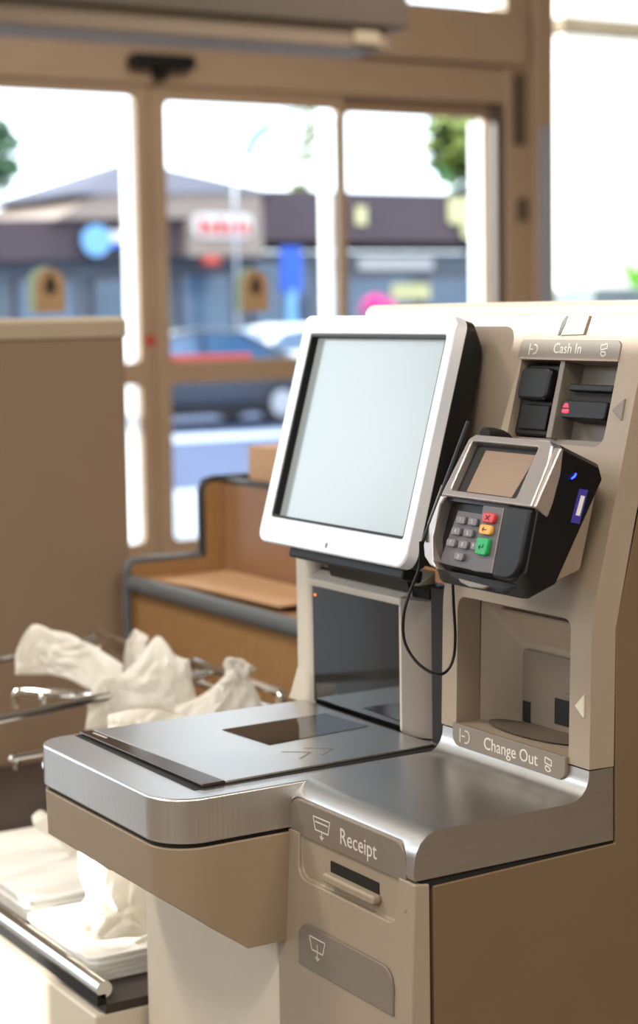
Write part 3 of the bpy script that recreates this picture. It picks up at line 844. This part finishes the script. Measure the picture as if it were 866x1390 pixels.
build('top_knob', G().loft([[Vector((1.190 + dx, 1.600 + 0.010 * math.cos(R(a)), 1.256 + dz + 0.010 * math.sin(R(a)))) for a in range(0, 360, 36)] for dx, dz in ((-0.006, 0.004), (0.004, 0.003), (0.016, 0.0), (0.028, -0.006))]), 'black_plastic', TM, bevel=0.002)
brk = [FT(0, 0.085, -0.066), FT(0, -0.020, -0.066), FT(0, -0.035, -0.075), Vector((1.238, 1.52, 1.120)), Vector((1.262, 1.52, 1.21))]
build('bracket', G().prism([Vector(p) - Vector((0, 0.016, 0)) for p in brk], (0, 0.08, 0)), 'kiosk_beige', TM, bevel=0.003)

# stylus with its cord, hung on the left of the terminal
SY = thing('stylus_pen', (1.15, 1.64, 1.0), 'thin black stylus with looping cord, left of the payment terminal', 'stylus')
build('barrel', G().tube([(1.1935, 1.6395, 1.2722), (1.187, 1.6392, 1.260), (1.145, 1.637, 1.176), (1.1285, 1.636, 1.1465)], [0.0032, 0.0030, 0.0030, 0.0020], 10), 'black_plastic', SY)
build('barrel_clip', G().tube([(1.158, 1.6405, 1.205), (1.138, 1.6395, 1.164)], 0.0014, 6), 'tower_grey', SY)
cord = smooth_path([(1.1317, 1.645, 1.1453), (1.1294, 1.645, 1.1173), (1.1165, 1.645, 1.0903), (1.1085, 1.645, 1.067), (1.1091, 1.645, 1.0388), (1.1242, 1.645, 1.0144), (1.1465, 1.645, 0.9988), (1.1622, 1.645, 0.9978), (1.1733, 1.645, 1.0113), (1.1765, 1.645, 1.0356), (1.1749, 1.645, 1.0685), (1.1733, 1.645, 1.108)], 5)
build('cord', G().tube(cord, 0.0017, 8), 'black_satin', SY)

# ------------------------------------------------------------------ things beside the kiosk
# tall divider panel
DV = thing('divider_panel', (1.1, 3.43, 0), 'tall brown divider panel with a pale top trim, left of the sliding doors', 'divider')
build('board', G().box(0.62, 1.622, 3.40, 3.46, 0.0, 1.345), 'panel_brown', DV, bevel=0.003)
build('top_trim', G().prism([(0.62, 3.395, 1.345), (0.62, 3.395, 1.378), (0.62, 3.405, 1.386), (0.62, 3.465, 1.386), (0.62, 3.465, 1.345)], (1.005, 0, 0)), 'panel_trim', DV, bevel=0.002)
build('low_ledge', G().box(0.62, 1.47, 3.33, 3.40, 0.47, 0.50), 'panel_brown', DV, bevel=0.003)

# wooden bagging counter
CT = thing('bagging_counter', (1.8, 2.95, 0), 'brown wood laminate counter with grey bumper edge behind the scanner', 'counter')
build('front_panel', G().box(1.605, 1.625, 2.30, 3.34, 0.0, 0.842), 'wood_laminate', CT)
build('worktop', G().box(1.605, 2.20, 2.30, 3.34, 0.842, 0.864), 'wood_laminate', CT)
build('bumper', G().tube([(1.600, 2.30, 0.853), (1.600, 3.345, 0.853)], 0.0165, 12), 'bumper_grey', CT)
ep = [(1.595, 0.0), (2.2, 0.0), (2.2, 1.048), (1.775, 1.048), (1.768, 0.900), (1.60, 0.894), (1.595, 0.885)]
ep = [(1.595, 0.0), (2.2, 0.0), (2.2, 1.046)] + [(1.785 - 0.018 * math.sin(R(a)), 1.028 + 0.018 * math.cos(R(a))) for a in (0, 30, 60, 90)] + [(1.767, 0.893), (1.607, 0.893), (1.597, 0.885)]
build('end_panel', G().prism(P2(3.34, ep), (0, 0.03, 0)), 'wood_laminate', CT)
edge = smooth_path([(1.591, 3.352, 0.70), (1.591, 3.352, 0.86), (1.593, 3.352, 0.884), (1.610, 3.352, 0.897), (1.70, 3.352, 0.897), (1.757, 3.352, 0.897)], 4)
build('edge_trim', G().tube(edge, 0.009, 8), 'bumper_grey', CT)
build('edge_trim', G().tube([(1.757, 3.352, 0.897), (1.763, 3.352, 0.903), (1.763, 3.352, 1.03), (1.770, 3.352, 1.046), (1.79, 3.352, 1.050), (2.2, 3.352, 1.050)], 0.009, 8), 'bumper_black', CT)
build('back_panel', G().box(1.808, 1.83, 2.30, 3.34, 0.864, 1.046), 'wood_inner', CT)
build('back_panel_edge', G().box(1.804, 1.834, 2.30, 3.34, 1.046, 1.053), 'bumper_black', CT)
sheet = [(1.622, 3.262), (1.700, 3.275), (1.792, 3.29), (1.792, 2.95), (1.730, 2.86), (1.660, 2.78), (1.617, 2.79), (1.618, 3.03)]
lift = [0.0005, 0.001, 0.0005, 0.001, 0.006, 0.014, 0.010, 0.007]
cs = G().prism([(x, y, 0.8645 + h) for (x, y), h in zip(sheet, lift)], (0, 0, 0.004))
tag(build('cardboard_sheet', cs, 'cardboard'), 'flat brown cardboard sheet lying on the wood counter', 'cardboard')
bx = thing('cardboard_carton', (1.95, 3.08, 0.864), 'brown carton standing behind the counter back panel', 'carton')
build('carton_body', G().box(1.86, 2.05, 2.90, 3.325, 0.8645, 1.118), 'cardboard', bx, bevel=0.002)
build('carton_tape', G().box(1.94, 1.97, 2.899, 3.326, 0.90, 1.1185), 'wood_inner', bx)

# bagging base with its chrome rail
BB = thing('bagging_station', (1.25, 2.8, 0), 'low cream bagging base with dark top left of the scanner', 'bagging station')
build('base_body', G().box(0.930, 1.57, 2.085, 3.32, 0.0, 0.515), 'cream_panel', BB, bevel=0.004)
build('base_top', G().box(0.945, 1.57, 2.085, 3.32, 0.515, 0.527), 'shelf_dark', BB)
build('base_rail', G().tube([(0.944, 2.085, 0.547), (0.944, 3.32, 0.547)], 0.011, 12), 'chrome', BB)
build('base_rail_lip', G().box(0.934, 0.946, 2.085, 3.32, 0.527, 0.541), 'black_plastic', BB)

# chrome bag rack
RK = thing('bag_rack', (1.43, 2.8, 0.527), 'chrome wire bag rack standing on the bagging base', 'bag rack')
def rod(name, pts, r=0.006):
    build(name, G().tube(smooth_path(pts, 3) if len(pts) > 2 else pts, r, 10), 'chrome', RK)
rod('hook_bar', [(1.42, 3.15, 0.745), (1.42, 3.150, 0.790), (1.42, 3.135, 0.806), (1.42, 3.10, 0.806), (1.42, 2.86, 0.797)])
rod('hook_bar', [(1.42, 3.132, 0.772), (1.42, 2.84, 0.766)], 0.005)
rod('hook_bar', [(1.42, 2.745, 0.772), (1.42, 2.752, 0.795), (1.42, 2.740, 0.808), (1.42, 2.70, 0.808), (1.42, 2.47, 0.806), (1.42, 2.448, 0.803), (1.42, 2.440, 0.785)], 0.007)
rod('hook_bar', [(1.42, 2.745, 0.775), (1.42, 2.44, 0.775)], 0.005)
rod('upright', [(1.42, 3.14, 0.527), (1.42, 3.14, 0.80)])
rod('upright', [(1.42, 2.79, 0.527), (1.42, 2.79, 0.80)])
rod('upright', [(1.42, 2.46, 0.527), (1.42, 2.46, 0.80)])
rod('arm', [(0.80, 2.862, 0.800), (1.396, 3.085, 0.800)], 0.007)
rod('arm', [(1.36, 3.078, 0.785), (1.42, 3.10, 0.785)], 0.005)
for dy in (0.0, 0.03):
    rod('arm', [(1.092 + dy, 2.722 - dy * 1.3, 0.775), (1.092 + dy, 2.722 - dy * 1.3, 0.797), (1.105 + dy, 2.715 - dy, 0.802), (1.167 + dy, 2.645 - dy * 0.6, 0.800), (1.25, 2.650 - dy * 0.6, 0.800), (1.42, 2.690 - dy * 0.6, 0.800)], 0.0055)
rod('arm', [(0.80, 2.49, 0.800), (1.002, 2.555, 0.800), (1.42, 2.675, 0.800)], 0.0075)
for dy in (0.0, 0.05):
    rod('arm', [(1.082 + dy * 0.5, 2.70 - dy * 1.4, 0.683), (1.084 + dy * 0.5, 2.70 - dy * 1.4, 0.700), (1.10 + dy * 0.5, 2.70 - dy * 1.4, 0.702), (1.42, 2.74 - dy, 0.70)], 0.006)

# plastic bags
BAG_A = [[(1.1631, 2.86, 0.8572), (1.19, 2.86, 0.8767), (1.2318, 2.82, 0.8631), (1.2661, 2.78, 0.8368), (1.2868, 2.74, 0.816)], [(1.1518, 2.86, 0.8312), (1.1886, 2.86, 0.8333), (1.2307, 2.82, 0.8284), (1.2587, 2.78, 0.8092), (1.29, 2.74, 0.7849)], [(1.1482, 2.86, 0.8018), (1.1939, 2.86, 0.794), (1.2256, 2.82, 0.7893), (1.2576, 2.78, 0.7722), (1.2942, 2.74, 0.745)]]
BAG_B = [[(1.1959, 2.62, 0.8281), (1.2391, 2.62, 0.83), (1.2834, 2.6, 0.8822), (1.3076, 2.58, 0.8543), (1.3179, 2.56, 0.8492)], [(1.1829, 2.62, 0.8156), (1.2298, 2.62, 0.817), (1.2719, 2.6, 0.8365), (1.3068, 2.58, 0.825), (1.3271, 2.56, 0.7988)], [(1.1745, 2.62, 0.7864), (1.2226, 2.62, 0.7873), (1.2643, 2.6, 0.7938), (1.2994, 2.58, 0.7871), (1.3317, 2.56, 0.7724)], [(1.1684, 2.62, 0.7475), (1.2086, 2.62, 0.7445), (1.2565, 2.6, 0.7418), (1.2982, 2.58, 0.74), (1.3231, 2.56, 0.7428)]]
BAG_Bk = [[(1.3731, 2.9, 0.8261), (1.392, 2.9, 0.8436), (1.4032, 2.88, 0.831)], [(1.3667, 2.9, 0.8009), (1.3867, 2.9, 0.8051), (1.3998, 2.88, 0.808)], [(1.3715, 2.9, 0.7678), (1.3884, 2.9, 0.7658), (1.4018, 2.88, 0.7766)]]
BAG_C = [[(1.2889, 2.56, 0.7778), (1.3191, 2.53, 0.7991), (1.3426, 2.5, 0.828), (1.3552, 2.48, 0.8379), (1.3749, 2.46, 0.8239)], [(1.2757, 2.56, 0.7655), (1.3186, 2.53, 0.7794), (1.342, 2.5, 0.8015), (1.3636, 2.48, 0.808), (1.39, 2.46, 0.7966)], [(1.2624, 2.56, 0.7462), (1.305, 2.53, 0.7509), (1.3411, 2.5, 0.7633), (1.3693, 2.48, 0.7702), (1.3922, 2.46, 0.7755)]]
BAG_Ck = [[(1.3471, 2.5, 0.8553), (1.3613, 2.49, 0.8633), (1.3918, 2.48, 0.8405)], [(1.3533, 2.5, 0.8407), (1.3635, 2.49, 0.8469), (1.3812, 2.48, 0.8348)], [(1.3503, 2.5, 0.8225), (1.3605, 2.49, 0.8252), (1.3704, 2.48, 0.8211)]]
BAG_D = [[(1.056, 2.3, 0.8437), (1.0955, 2.3, 0.8532), (1.1351, 2.3, 0.846), (1.1809, 2.3, 0.8275)], [(1.0556, 2.3, 0.8304), (1.0948, 2.3, 0.8304), (1.1345, 2.3, 0.8252), (1.1818, 2.3, 0.8137)], [(1.0549, 2.3, 0.8047), (1.094, 2.3, 0.8014), (1.1338, 2.3, 0.798), (1.1812, 2.3, 0.7915)], [(1.08, 2.38, 0.70), (1.12, 2.38, 0.70), (1.16, 2.38, 0.70), (1.20, 2.38, 0.70)], [(1.11, 2.48, 0.575), (1.15, 2.48, 0.575), (1.18, 2.48, 0.575), (1.22, 2.48, 0.575)]]
BAG_E = [[(1.0273, 2.34, 0.6479), (1.0396, 2.3, 0.6619), (1.0638, 2.27, 0.6362), (1.0992, 2.24, 0.6201)], [(1.0263, 2.33, 0.6148), (1.0347, 2.28, 0.6211), (1.0537, 2.25, 0.6152), (1.1042, 2.24, 0.5984)], [(1.0232, 2.31, 0.5892), (1.0194, 2.26, 0.6013), (1.0381, 2.23, 0.5958), (1.0929, 2.23, 0.5721)], [(0.9569, 2.25, 0.5771), (0.9751, 2.2, 0.5778), (0.9976, 2.18, 0.5712), (1.0743, 2.2, 0.5626)]]
BAG_T = [[(1.0675, 2.6, 0.6275), (1.0823, 2.6, 0.6367), (1.1084, 2.6, 0.614), (1.1544, 2.6, 0.5808)], [(1.0718, 2.6, 0.6118), (1.0935, 2.6, 0.6049), (1.1197, 2.6, 0.5808), (1.1585, 2.6, 0.5508)], [(1.0859, 2.6, 0.5968), (1.1074, 2.6, 0.5828), (1.1313, 2.6, 0.5555), (1.1603, 2.6, 0.527)]]

def cr_interp(P, t):
    n_ = len(P) - 1
    i = min(int(t * n_), n_ - 1)
    f = t * n_ - i
    a, b, c, d = (Vector(P[max(i - 1, 0)]), Vector(P[i]), Vector(P[i + 1]), Vector(P[min(i + 2, n_)]))
    return 0.5 * ((2 * b) + (c - a) * f + (2 * a - 5 * b + 4 * c - d) * f * f + (3 * b - a - 3 * c + d) * f ** 3)
def bag_mesh(grid, puff=0.03, nu=64, nv=48, crumple=0.012, seed=0, freq=22, out=(-0.6, -0.75, 0.25)):
    """film bag: two crumpled walls meeting along a ragged edge"""
    n_ = Vector(out).normalized()
    g_ = G()
    vs_ = []
    def crease(q):                                  # sharp folds: distance to warped cell walls
        d, _p = noise.voronoi(q, distance_metric='DISTANCE', exponent=2.0)
        return min(1.0, (d[1] - d[0]) * 1.6)
    for side_ in (1, -1):
        for j in range(nv + 1):
            for i in range(nu + 1):
                s_, t_ = i / nu, j / nv
                p = cr_interp([cr_interp(row, s_) for row in grid], t_)
                e = (4 * s_ * (1 - s_)) ** 0.4 * (4 * t_ * (1 - t_)) ** 0.4
                q = Vector((p.x * freq + seed * 7.1, p.y * freq + side_ * 3.3, p.z * freq * 0.8))
                nz_ = noise.noise_vector(q * 0.7)
                q2 = q + noise.noise_vector(q * 0.6) * 0.9
                h = 0.75 * crease(q2 * 0.75) + 0.35 * crease(q2 * 1.9 + Vector((4, 4, 4)))
                p = p + n_ * (side_ * (puff * e * 0.55 + crumple * 1.5 * e * (h - 0.35))) + nz_ * crumple * 0.8
                vs_.append(p)
    W = nu + 1
    H = (nu + 1) * (nv + 1)
    fs_ = []
    for j in range(nv):
        for i in range(nu):
            a = j * W + i
            fs_.append((a, a + 1, a + W + 1, a + W))
            fs_.append((H + a + W, H + a + W + 1, H + a + 1, H + a))
    rim = [i for i in range(W)] + [j * W + nu for j in range(1, nv + 1)] + [nv * W + i for i in range(nu - 1, -1, -1)] + [j * W for j in range(nv - 1, 0, -1)]
    for a, b in zip(rim, rim[1:] + rim[:1]):
        fs_.append((a, H + a, H + b, b))
    return g_.raw(vs_, fs_)
def bag(name, label, grid, extra=(), mt_='bag_plastic', **k):
    root = thing(name, tuple(min((p for r_ in grid for p in r_), key=lambda q: q[2])), label, 'plastic bag', 'white plastic bags at the bagging station')
    build('bag_film', bag_mesh(grid, **k), mt_, root, angle=60)
    for (nm, gr, kk) in extra:
        build(nm, bag_mesh(gr, **kk), mt_, root, angle=60)
    return root
bag('plastic_bag', 'crumpled white plastic bag stretched over the far rack arm, leftmost', BAG_A, puff=0.016, seed=1, crumple=0.010)
bag('plastic_bag', 'creased white plastic bag with a knotted tip, hanging mid rack', BAG_B,
    extra=[('knot', BAG_Bk, dict(puff=0.016, nu=30, nv=30, crumple=0.010, seed=9, freq=40))], puff=0.03, seed=2)
bag('plastic_bag', 'white plastic bag knotted onto the rack bar nearest the scanner tower', BAG_C,
    extra=[('knot', BAG_Ck, dict(puff=0.016, nu=30, nv=30, crumple=0.010, seed=12, freq=40))], puff=0.028, seed=3)
bag('plastic_bag', 'bright white plastic bag bulging just behind the steel platform edge', BAG_D, puff=0.045, seed=4, crumple=0.010)
bag('plastic_bag', 'sunlit white plastic bag slumped beneath the scanner platform', BAG_E, puff=0.03, seed=5, crumple=0.014)
bag('plastic_bag', 'small frayed white bag tail on the far bag stack', BAG_T, puff=0.012, seed=6, crumple=0.010)
def stack(label, x0, x1, y0, y1, z0, z1, n_):
    root = thing('bag_stack', ((x0 + x1) / 2, (y0 + y1) / 2, z0), label, 'bag stack', 'flat stacks of bags on the base')
    for k in range(n_):
        a, b = z0 + (z1 - z0) * k / n_, z0 + (z1 - z0) * (k + 1) / n_
        random.seed(k + int(x0 * 100))
        d = [random.uniform(-0.002, 0.002) for _ in range(4)]
        build('bag_layer', G().prism([(x, y, a) for x, y in rrect(x0 + d[0], x1 + d[1], y0 + d[2], y1 + d[3], 0.018, 4)], (0, 0, b - a)), 'bag_stack', root, bevel=0.0015, seg=2)
stack('flat stack of white bags on the far part of the base', 0.985, 1.25, 2.43, 2.78, 0.527, 0.562, 5)
stack('flat stack of white bags under the slumped bag', 0.962, 1.16, 2.16, 2.385, 0.527, 0.560, 5)
tag(build('dark_tray', G().box(1.02, 1.22, 2.388, 2.425, 0.527, 0.548), 'black_plastic', bevel=0.003), 'narrow black tray between the two bag stacks', 'tray')

# ------------------------------------------------------------------ outside
ZG = -0.35
struct('ground_pavement', G().box(-10, 40, 8.80, 13.0, -0.35, -0.02), 'pavement')
struct('ground_street', G().box(-40, 90, 13.0, 60.0, -0.5, ZG), 'asphalt')
struct('ground_kerb_paving', G().box(-40, 90, 21.6, 23.0, ZG, ZG + 0.01), 'pavement')

# strip of shops across the street
BD = thing('shop_building', (24, 42, ZG), 'low strip of shops with dark purple fascia across the street', 'building')
build('wall', G().box(8.0, 44.0, 40.0, 46.0, ZG, 2.75), 'shop_wall', BD)
build('fascia', G().box(22.2, 44.0, 39.0, 46.0, 2.98, 4.22), 'fascia_purple', BD, bevel=0.03)
build('fascia', G().prism([(8.0, 39.2, 2.30), (22.2, 39.2, 2.65), (22.2, 39.2, 3.6), (8.0, 39.2, 3.25)], (0, 6, 0)), 'fascia_purple', BD, bevel=0.03)
build('gable_band', G().prism([(16.9, 38.9, 3.45), (22.25, 38.9, 3.55), (22.25, 38.9, 4.15), (18.0, 38.9, 4.02)], (0, 6, 0)), 'gable_cream', BD)
build('gable_sign_band', G().box(20.25, 22.25, 38.85, 39.2, 2.62, 3.62), 'gable_cream', BD)
build('hip_roof', G().raw([(17.2, 38.8, 4.00), (22.6, 38.8, 4.15), (22.6, 44.5, 4.15), (17.2, 44.5, 4.0), (20.05, 41.5, 5.05)], [(0, 1, 4), (1, 2, 4), (2, 3, 4), (3, 0, 4), (3, 2, 1, 0)]), 'roof_slate', BD)
for (x0, x1, z0, z1) in ((16.3, 17.9, 0.2, 2.2), (18.2, 19.6, 0.2, 2.2), (20.5, 22.0, -0.2, 2.3), (22.5, 24.2, 0.1, 2.6), (24.7, 27.3, 0.1, 2.2), (27.6, 30.4, 0.1, 2.2), (30.8, 33.5, 0.1, 2.2)):
    wnd = build('shop_window', G().box(x0, x1, 39.93, 40.0, z0, z1), 'fascia_purple', BD)
    build('pane', G().box(x0 + 0.08, x1 - 0.08, 39.90, 39.95, z0 + 0.08, z1 - 0.08), 'shop_glass', wnd)
sg = build('round_sign', G().prism([(17.95 + 0.36 * math.cos(R(a)), 38.95, 2.98 + 0.36 * math.sin(R(a))) for a in range(0, 360, 20)], (0, 0.1, 0)), 'sign_pale_blue', BD)
build('blue_sign', G().box(18.3, 19.15, 38.95, 39.05, 2.82, 3.2), 'sign_white', BD)
build('blue_sign_band', G().box(18.3, 19.15, 38.93, 38.95, 2.82, 2.95), 'sign_blue', BD)
sp = build('red_sign', G().prism([(x, 38.80, z) for x, z in rrect(20.35, 21.95, 3.05, 3.62, 0.2)], (0, 0.05, 0)), 'sign_white', BD)
for k in range(6):
    xx = 20.50 + k * 0.24
    build('red_sign_stroke', G().prism([(x, 38.77, z) for x, z in rrect(xx, xx + 0.17, 3.12 + 0.03 * (k % 2), 3.40 + 0.10 * ((k + 1) % 2), 0.05)], (0, 0.03, 0)), 'sign_red', BD)
build('red_lamp', G().box(20.6, 21.0, 38.7, 38.9, 2.42, 2.62), 'sign_red', BD)
build('square_sign', G().prism([(x, 38.9, z) for x, z in rrect(27.75, 28.45, 3.45, 4.1, 0.1)], (0, 0.1, 0)), 'sign_cream', BD)
build('square_sign', G().prism([(x, 38.86, z) for x, z in rrect(28.15, 28.95, 3.08, 3.68, 0.1)], (0, 0.1, 0)), 'sign_cream', BD)
build('square_sign', G().box(24.95, 25.25, 38.9, 39.0, 3.4, 3.85), 'sign_cream', BD)
build('window_banner', G().box(25.6, 27.9, 39.86, 39.90, 2.32, 2.62), 'sign_white', BD)
build('window_banner', G().box(26.6, 27.8, 39.86, 39.90, 1.55, 1.95), 'sign_cream', BD)

def car(name, label, x, y, paint, L=4.5, W=1.75, flip=1):
    root = thing(name, (x, y, ZG), label, 'car', 'parked cars across the pavement')
    def q(a, b, c): return (x + flip * a, y + b, ZG + c)
    low = [(-2.25, 0.32), (-2.2, 0.62), (-2.05, 0.80), (-1.1, 0.93), (1.4, 0.98), (2.15, 0.90), (2.25, 0.6), (2.2, 0.30)]
    build('body', G().prism([q(a, -W / 2, c) for a, c in low], (0, W, 0)), paint, root, bevel=0.06)
    cab = [(-1.25, 0.92), (-0.55, 1.36), (0.0, 1.45), (0.8, 1.42), (1.75, 0.97)]
    capn = [q(a, -W / 2 + 0.06 + (c - 0.92) * 0.3, c) for a, c in cab]
    capf = [q(a, W / 2 - 0.06 - (c - 0.92) * 0.3, c) for a, c in cab]
    build('cabin', G().prism(capn, (0, 0, 0), taper=capf), paint, root, bevel=0.04)
    wn = [(-0.95, 0.98), (-0.45, 1.30), (0.05, 1.37), (0.05, 0.99)]
    w2 = [(0.13, 0.99), (0.13, 1.37), (0.72, 1.35), (1.35, 1.02)]
    for ww in (wn, w2):
        for sgn in (-1, 1):
            build('side_window', G().prism([q(a, sgn * (W / 2 - 0.055 - (c - 0.92) * 0.3), c) for a, c in ww], (0, sgn * 0.01, 0)), 'car_glass', root)
    build('windscreen', G().prism([q(-1.21, -0.66, 0.97), q(-1.21, 0.66, 0.97), q(-0.60, 0.60, 1.355), q(-0.60, -0.60, 1.355)], (-flip * 0.012, 0, 0.016)), 'car_glass', root)
    build('sill', G().box(x - 2.2, x + 2.2, y - W / 2 + 0.05, y + W / 2 - 0.05, ZG + 0.18, ZG + 0.36), 'tyre', root)
    for a in (-1.4, 1.35):
        for sgn in (-1, 1):
            ty = G().tube([q(a, sgn * (W / 2 - 0.2), 0.32), q(a, sgn * (W / 2 + 0.01), 0.32)], 0.32, 20)
            t_ = build('wheel', ty, 'tyre', root)
            build('rim', G().tube([q(a, sgn * (W / 2), 0.32), q(a, sgn * (W / 2 + 0.02), 0.32)], 0.20, 14), 'rim', t_)
    build('head_lamp', G().box(x - flip * 2.2 - 0.06, x - flip * 2.2 + 0.06, y - W / 2 + 0.02, y - W / 2 + 0.3, ZG + 0.62, ZG + 0.76), 'sign_white', root)
    return root
car('parked_car', 'white parked car beyond the door glass, partly behind the blue car', 17.05, 29.0, 'car_white')
car('parked_car', 'dark blue parked car beyond the door glass in front of the white car', 12.75, 25.0, 'car_blue')
rb = thing('red_barrier_rail', (4.66, 9.43, -0.02), 'red barrier rail just outside the sliding doors', 'barrier')
build('rail', G().box(2.5, 5.30, 9.40, 9.46, 1.075, 1.135), 'red_kerb', rb, bevel=0.01)
for xx in (2.7, 4.62):
    build('post', G().box(xx - 0.02, xx + 0.02, 9.41, 9.45, -0.02, 1.075), 'red_kerb', rb)

bs = thing('blue_pole_sign', (23.6, 37.5, ZG), 'tall blue sign on a pale pole in front of the shops', 'sign')
build('sign_board', G().prism([(x, 37.5, z) for x, z in rrect(21.98, 22.52, 1.72, 2.80, 0.06)], (0, 0.12, 0)), 'sign_blue', bs, bevel=0.01)
build('pole', G().tube([(22.25, 37.58, ZG), (22.25, 37.58, 1.8)], 0.13, 10), 'sign_pale_blue', bs)
sl = thing('street_lamp', (21.04, 38.0, ZG), 'street lamp with a teal curved head above the shop roof', 'street lamp')
build('pole', G().tube(smooth_path([(21.04, 38.0, ZG), (21.04, 38.0, 3.8), (21.06, 38.0, 4.74), (21.32, 38.0, 5.11)], 4), 0.035, 8), 'rim', sl)
build('lamp_head', G().tube(smooth_path([(21.36, 38.0, 4.88), (21.55, 38.0, 5.29), (21.83, 38.0, 5.52), (22.10, 38.0, 5.66)], 3), [0.10, 0.16, 0.18, 0.18, 0.17, 0.16, 0.15, 0.14, 0.12, 0.08], 8), 'lamp_teal', sl)

def leaves(g_, c, rx, ry, rz, n_, size, seed):
    rnd = random.Random(seed)
    for _ in range(n_):
        while True:
            p = Vector((rnd.uniform(-1, 1), rnd.uniform(-1, 1), rnd.uniform(-1, 1)))
            if p.length < 1: break
        p = Vector(c) + Vector((p.x * rx, p.y * ry, p.z * rz))
        a = Vector((rnd.gauss(0, 1), rnd.gauss(0, 1), rnd.gauss(0, 1))).normalized()
        b = a.orthogonal().normalized()
        s_ = size * rnd.uniform(0.6, 1.3)
        g_.raw([p - a * s_, p + b * s_ * 0.45, p + a * s_, p - b * s_ * 0.45], [(0, 1, 2, 3)])
    return g_
def tree(name, label, x, y, z, rx, rz, mt_, n_=260, size=0.35, seed=1, mt2=None):
    root = thing(name, (x, y, ZG), label, 'tree', 'trees outside')
    build('trunk', G().tube([(x, y, ZG), (x + 0.05, y, (z + ZG) / 2), (x, y, z)], [rx * 0.13, rx * 0.1, rx * 0.05], 8), 'bark', root)
    tag(build('foliage', leaves(G(), (x, y, z), rx, rx, rz, n_, size, seed), mt_, root, smooth=False), kind='stuff')
    if mt2:
        tag(build('foliage_tips', leaves(G(), (x - rx * 0.3, y - 0.2, z + rz * 0.1), rx * 0.8, rx, rz * 0.8, n_ // 2, size, seed + 50), mt2, root, smooth=False), kind='stuff')
tree('street_tree', 'green leafy tree at the far left above the shop roof', 18.45, 47.0, 5.5, 0.95, 1.15, 'leaf_green', seed=3)
tree('street_tree', 'olive green leafy tree right of the white sky above the fascia', 34.2, 47.0, 6.4, 1.3, 1.7, 'leaf_green', 420, 0.4, 5, 'leaf_olive')
tree('cypress_tree', 'tall narrow yellowish tree beside the door mullion', 28.4, 47.0, 6.4, 0.62, 2.4, 'leaf_olive', 260, 0.22, 7)
tree('street_tree', 'pale green tree seen between the door jamb and cream column', 16.1, 20.0, 3.1, 0.8, 1.7, 'leaf_olive', 420, 0.22, 9)
fl = thing('flower_pot', (26.1, 38.5, ZG), 'pot of pink flowers before the shop windows', 'flower pot')
build('pot', G().tube([(25.0, 38.0, ZG), (25.0, 38.0, 0.9)], [0.3, 0.4], 12), 'planter_grey', fl)
tag(build('blooms', leaves(G(), (25.0, 38.0, 1.35), 0.42, 0.4, 0.34, 120, 0.14, 11), 'flower_pink', fl, smooth=False), kind='stuff')

# cream column and planter outside the right-hand window
pc = thing('cream_column', (11.0, 12.5, -0.02), 'wide cream exterior column with a brown band beyond the right window', 'column')
build('shaft', G().box(9.72, 13.5, 12.0, 13.2, 0.9, 3.58), 'pillar_cream', pc, bevel=0.02)
build('band', G().box(9.66, 13.6, 11.94, 13.26, 3.58, 3.70), 'bark', pc, bevel=0.01)
build('upper_wall', G().box(9.70, 13.5, 12.0, 13.2, 3.70, 5.2), 'pillar_cream', pc)
build('base', G().box(9.60, 13.6, 11.9, 13.3, -0.02, 0.9), 'planter_grey', pc)
pl_ = thing('planter', (10.3, 11.3, -0.02), 'grey planter with a bright green plant at the window', 'planter')
build('trough', G().box(9.2, 12.4, 11.0, 11.6, -0.02, 1.50), 'planter_grey', pl_, bevel=0.02)
rp_ = random.Random(4)
for k in range(16):
    a = rp_.uniform(0, 2 * math.pi)
    ln = rp_.uniform(0.10, 0.28)
    b0 = Vector((9.82 + rp_.uniform(-0.08, 0.08), 11.2 + rp_.uniform(-0.05, 0.05), 1.49))
    tip = b0 + Vector((math.cos(a) * 0.13, math.sin(a) * 0.10, ln))
    sd = (tip - b0).cross(Vector((0.3, 0.8, 0.1))).normalized() * 0.028
    md = (b0 + tip) / 2 + Vector((0, 0, 0.02))
    build('leaf', G().raw([b0, md - sd, tip, md + sd], [(0, 1, 2), (0, 2, 3)]), 'leaf_bright', pl_)
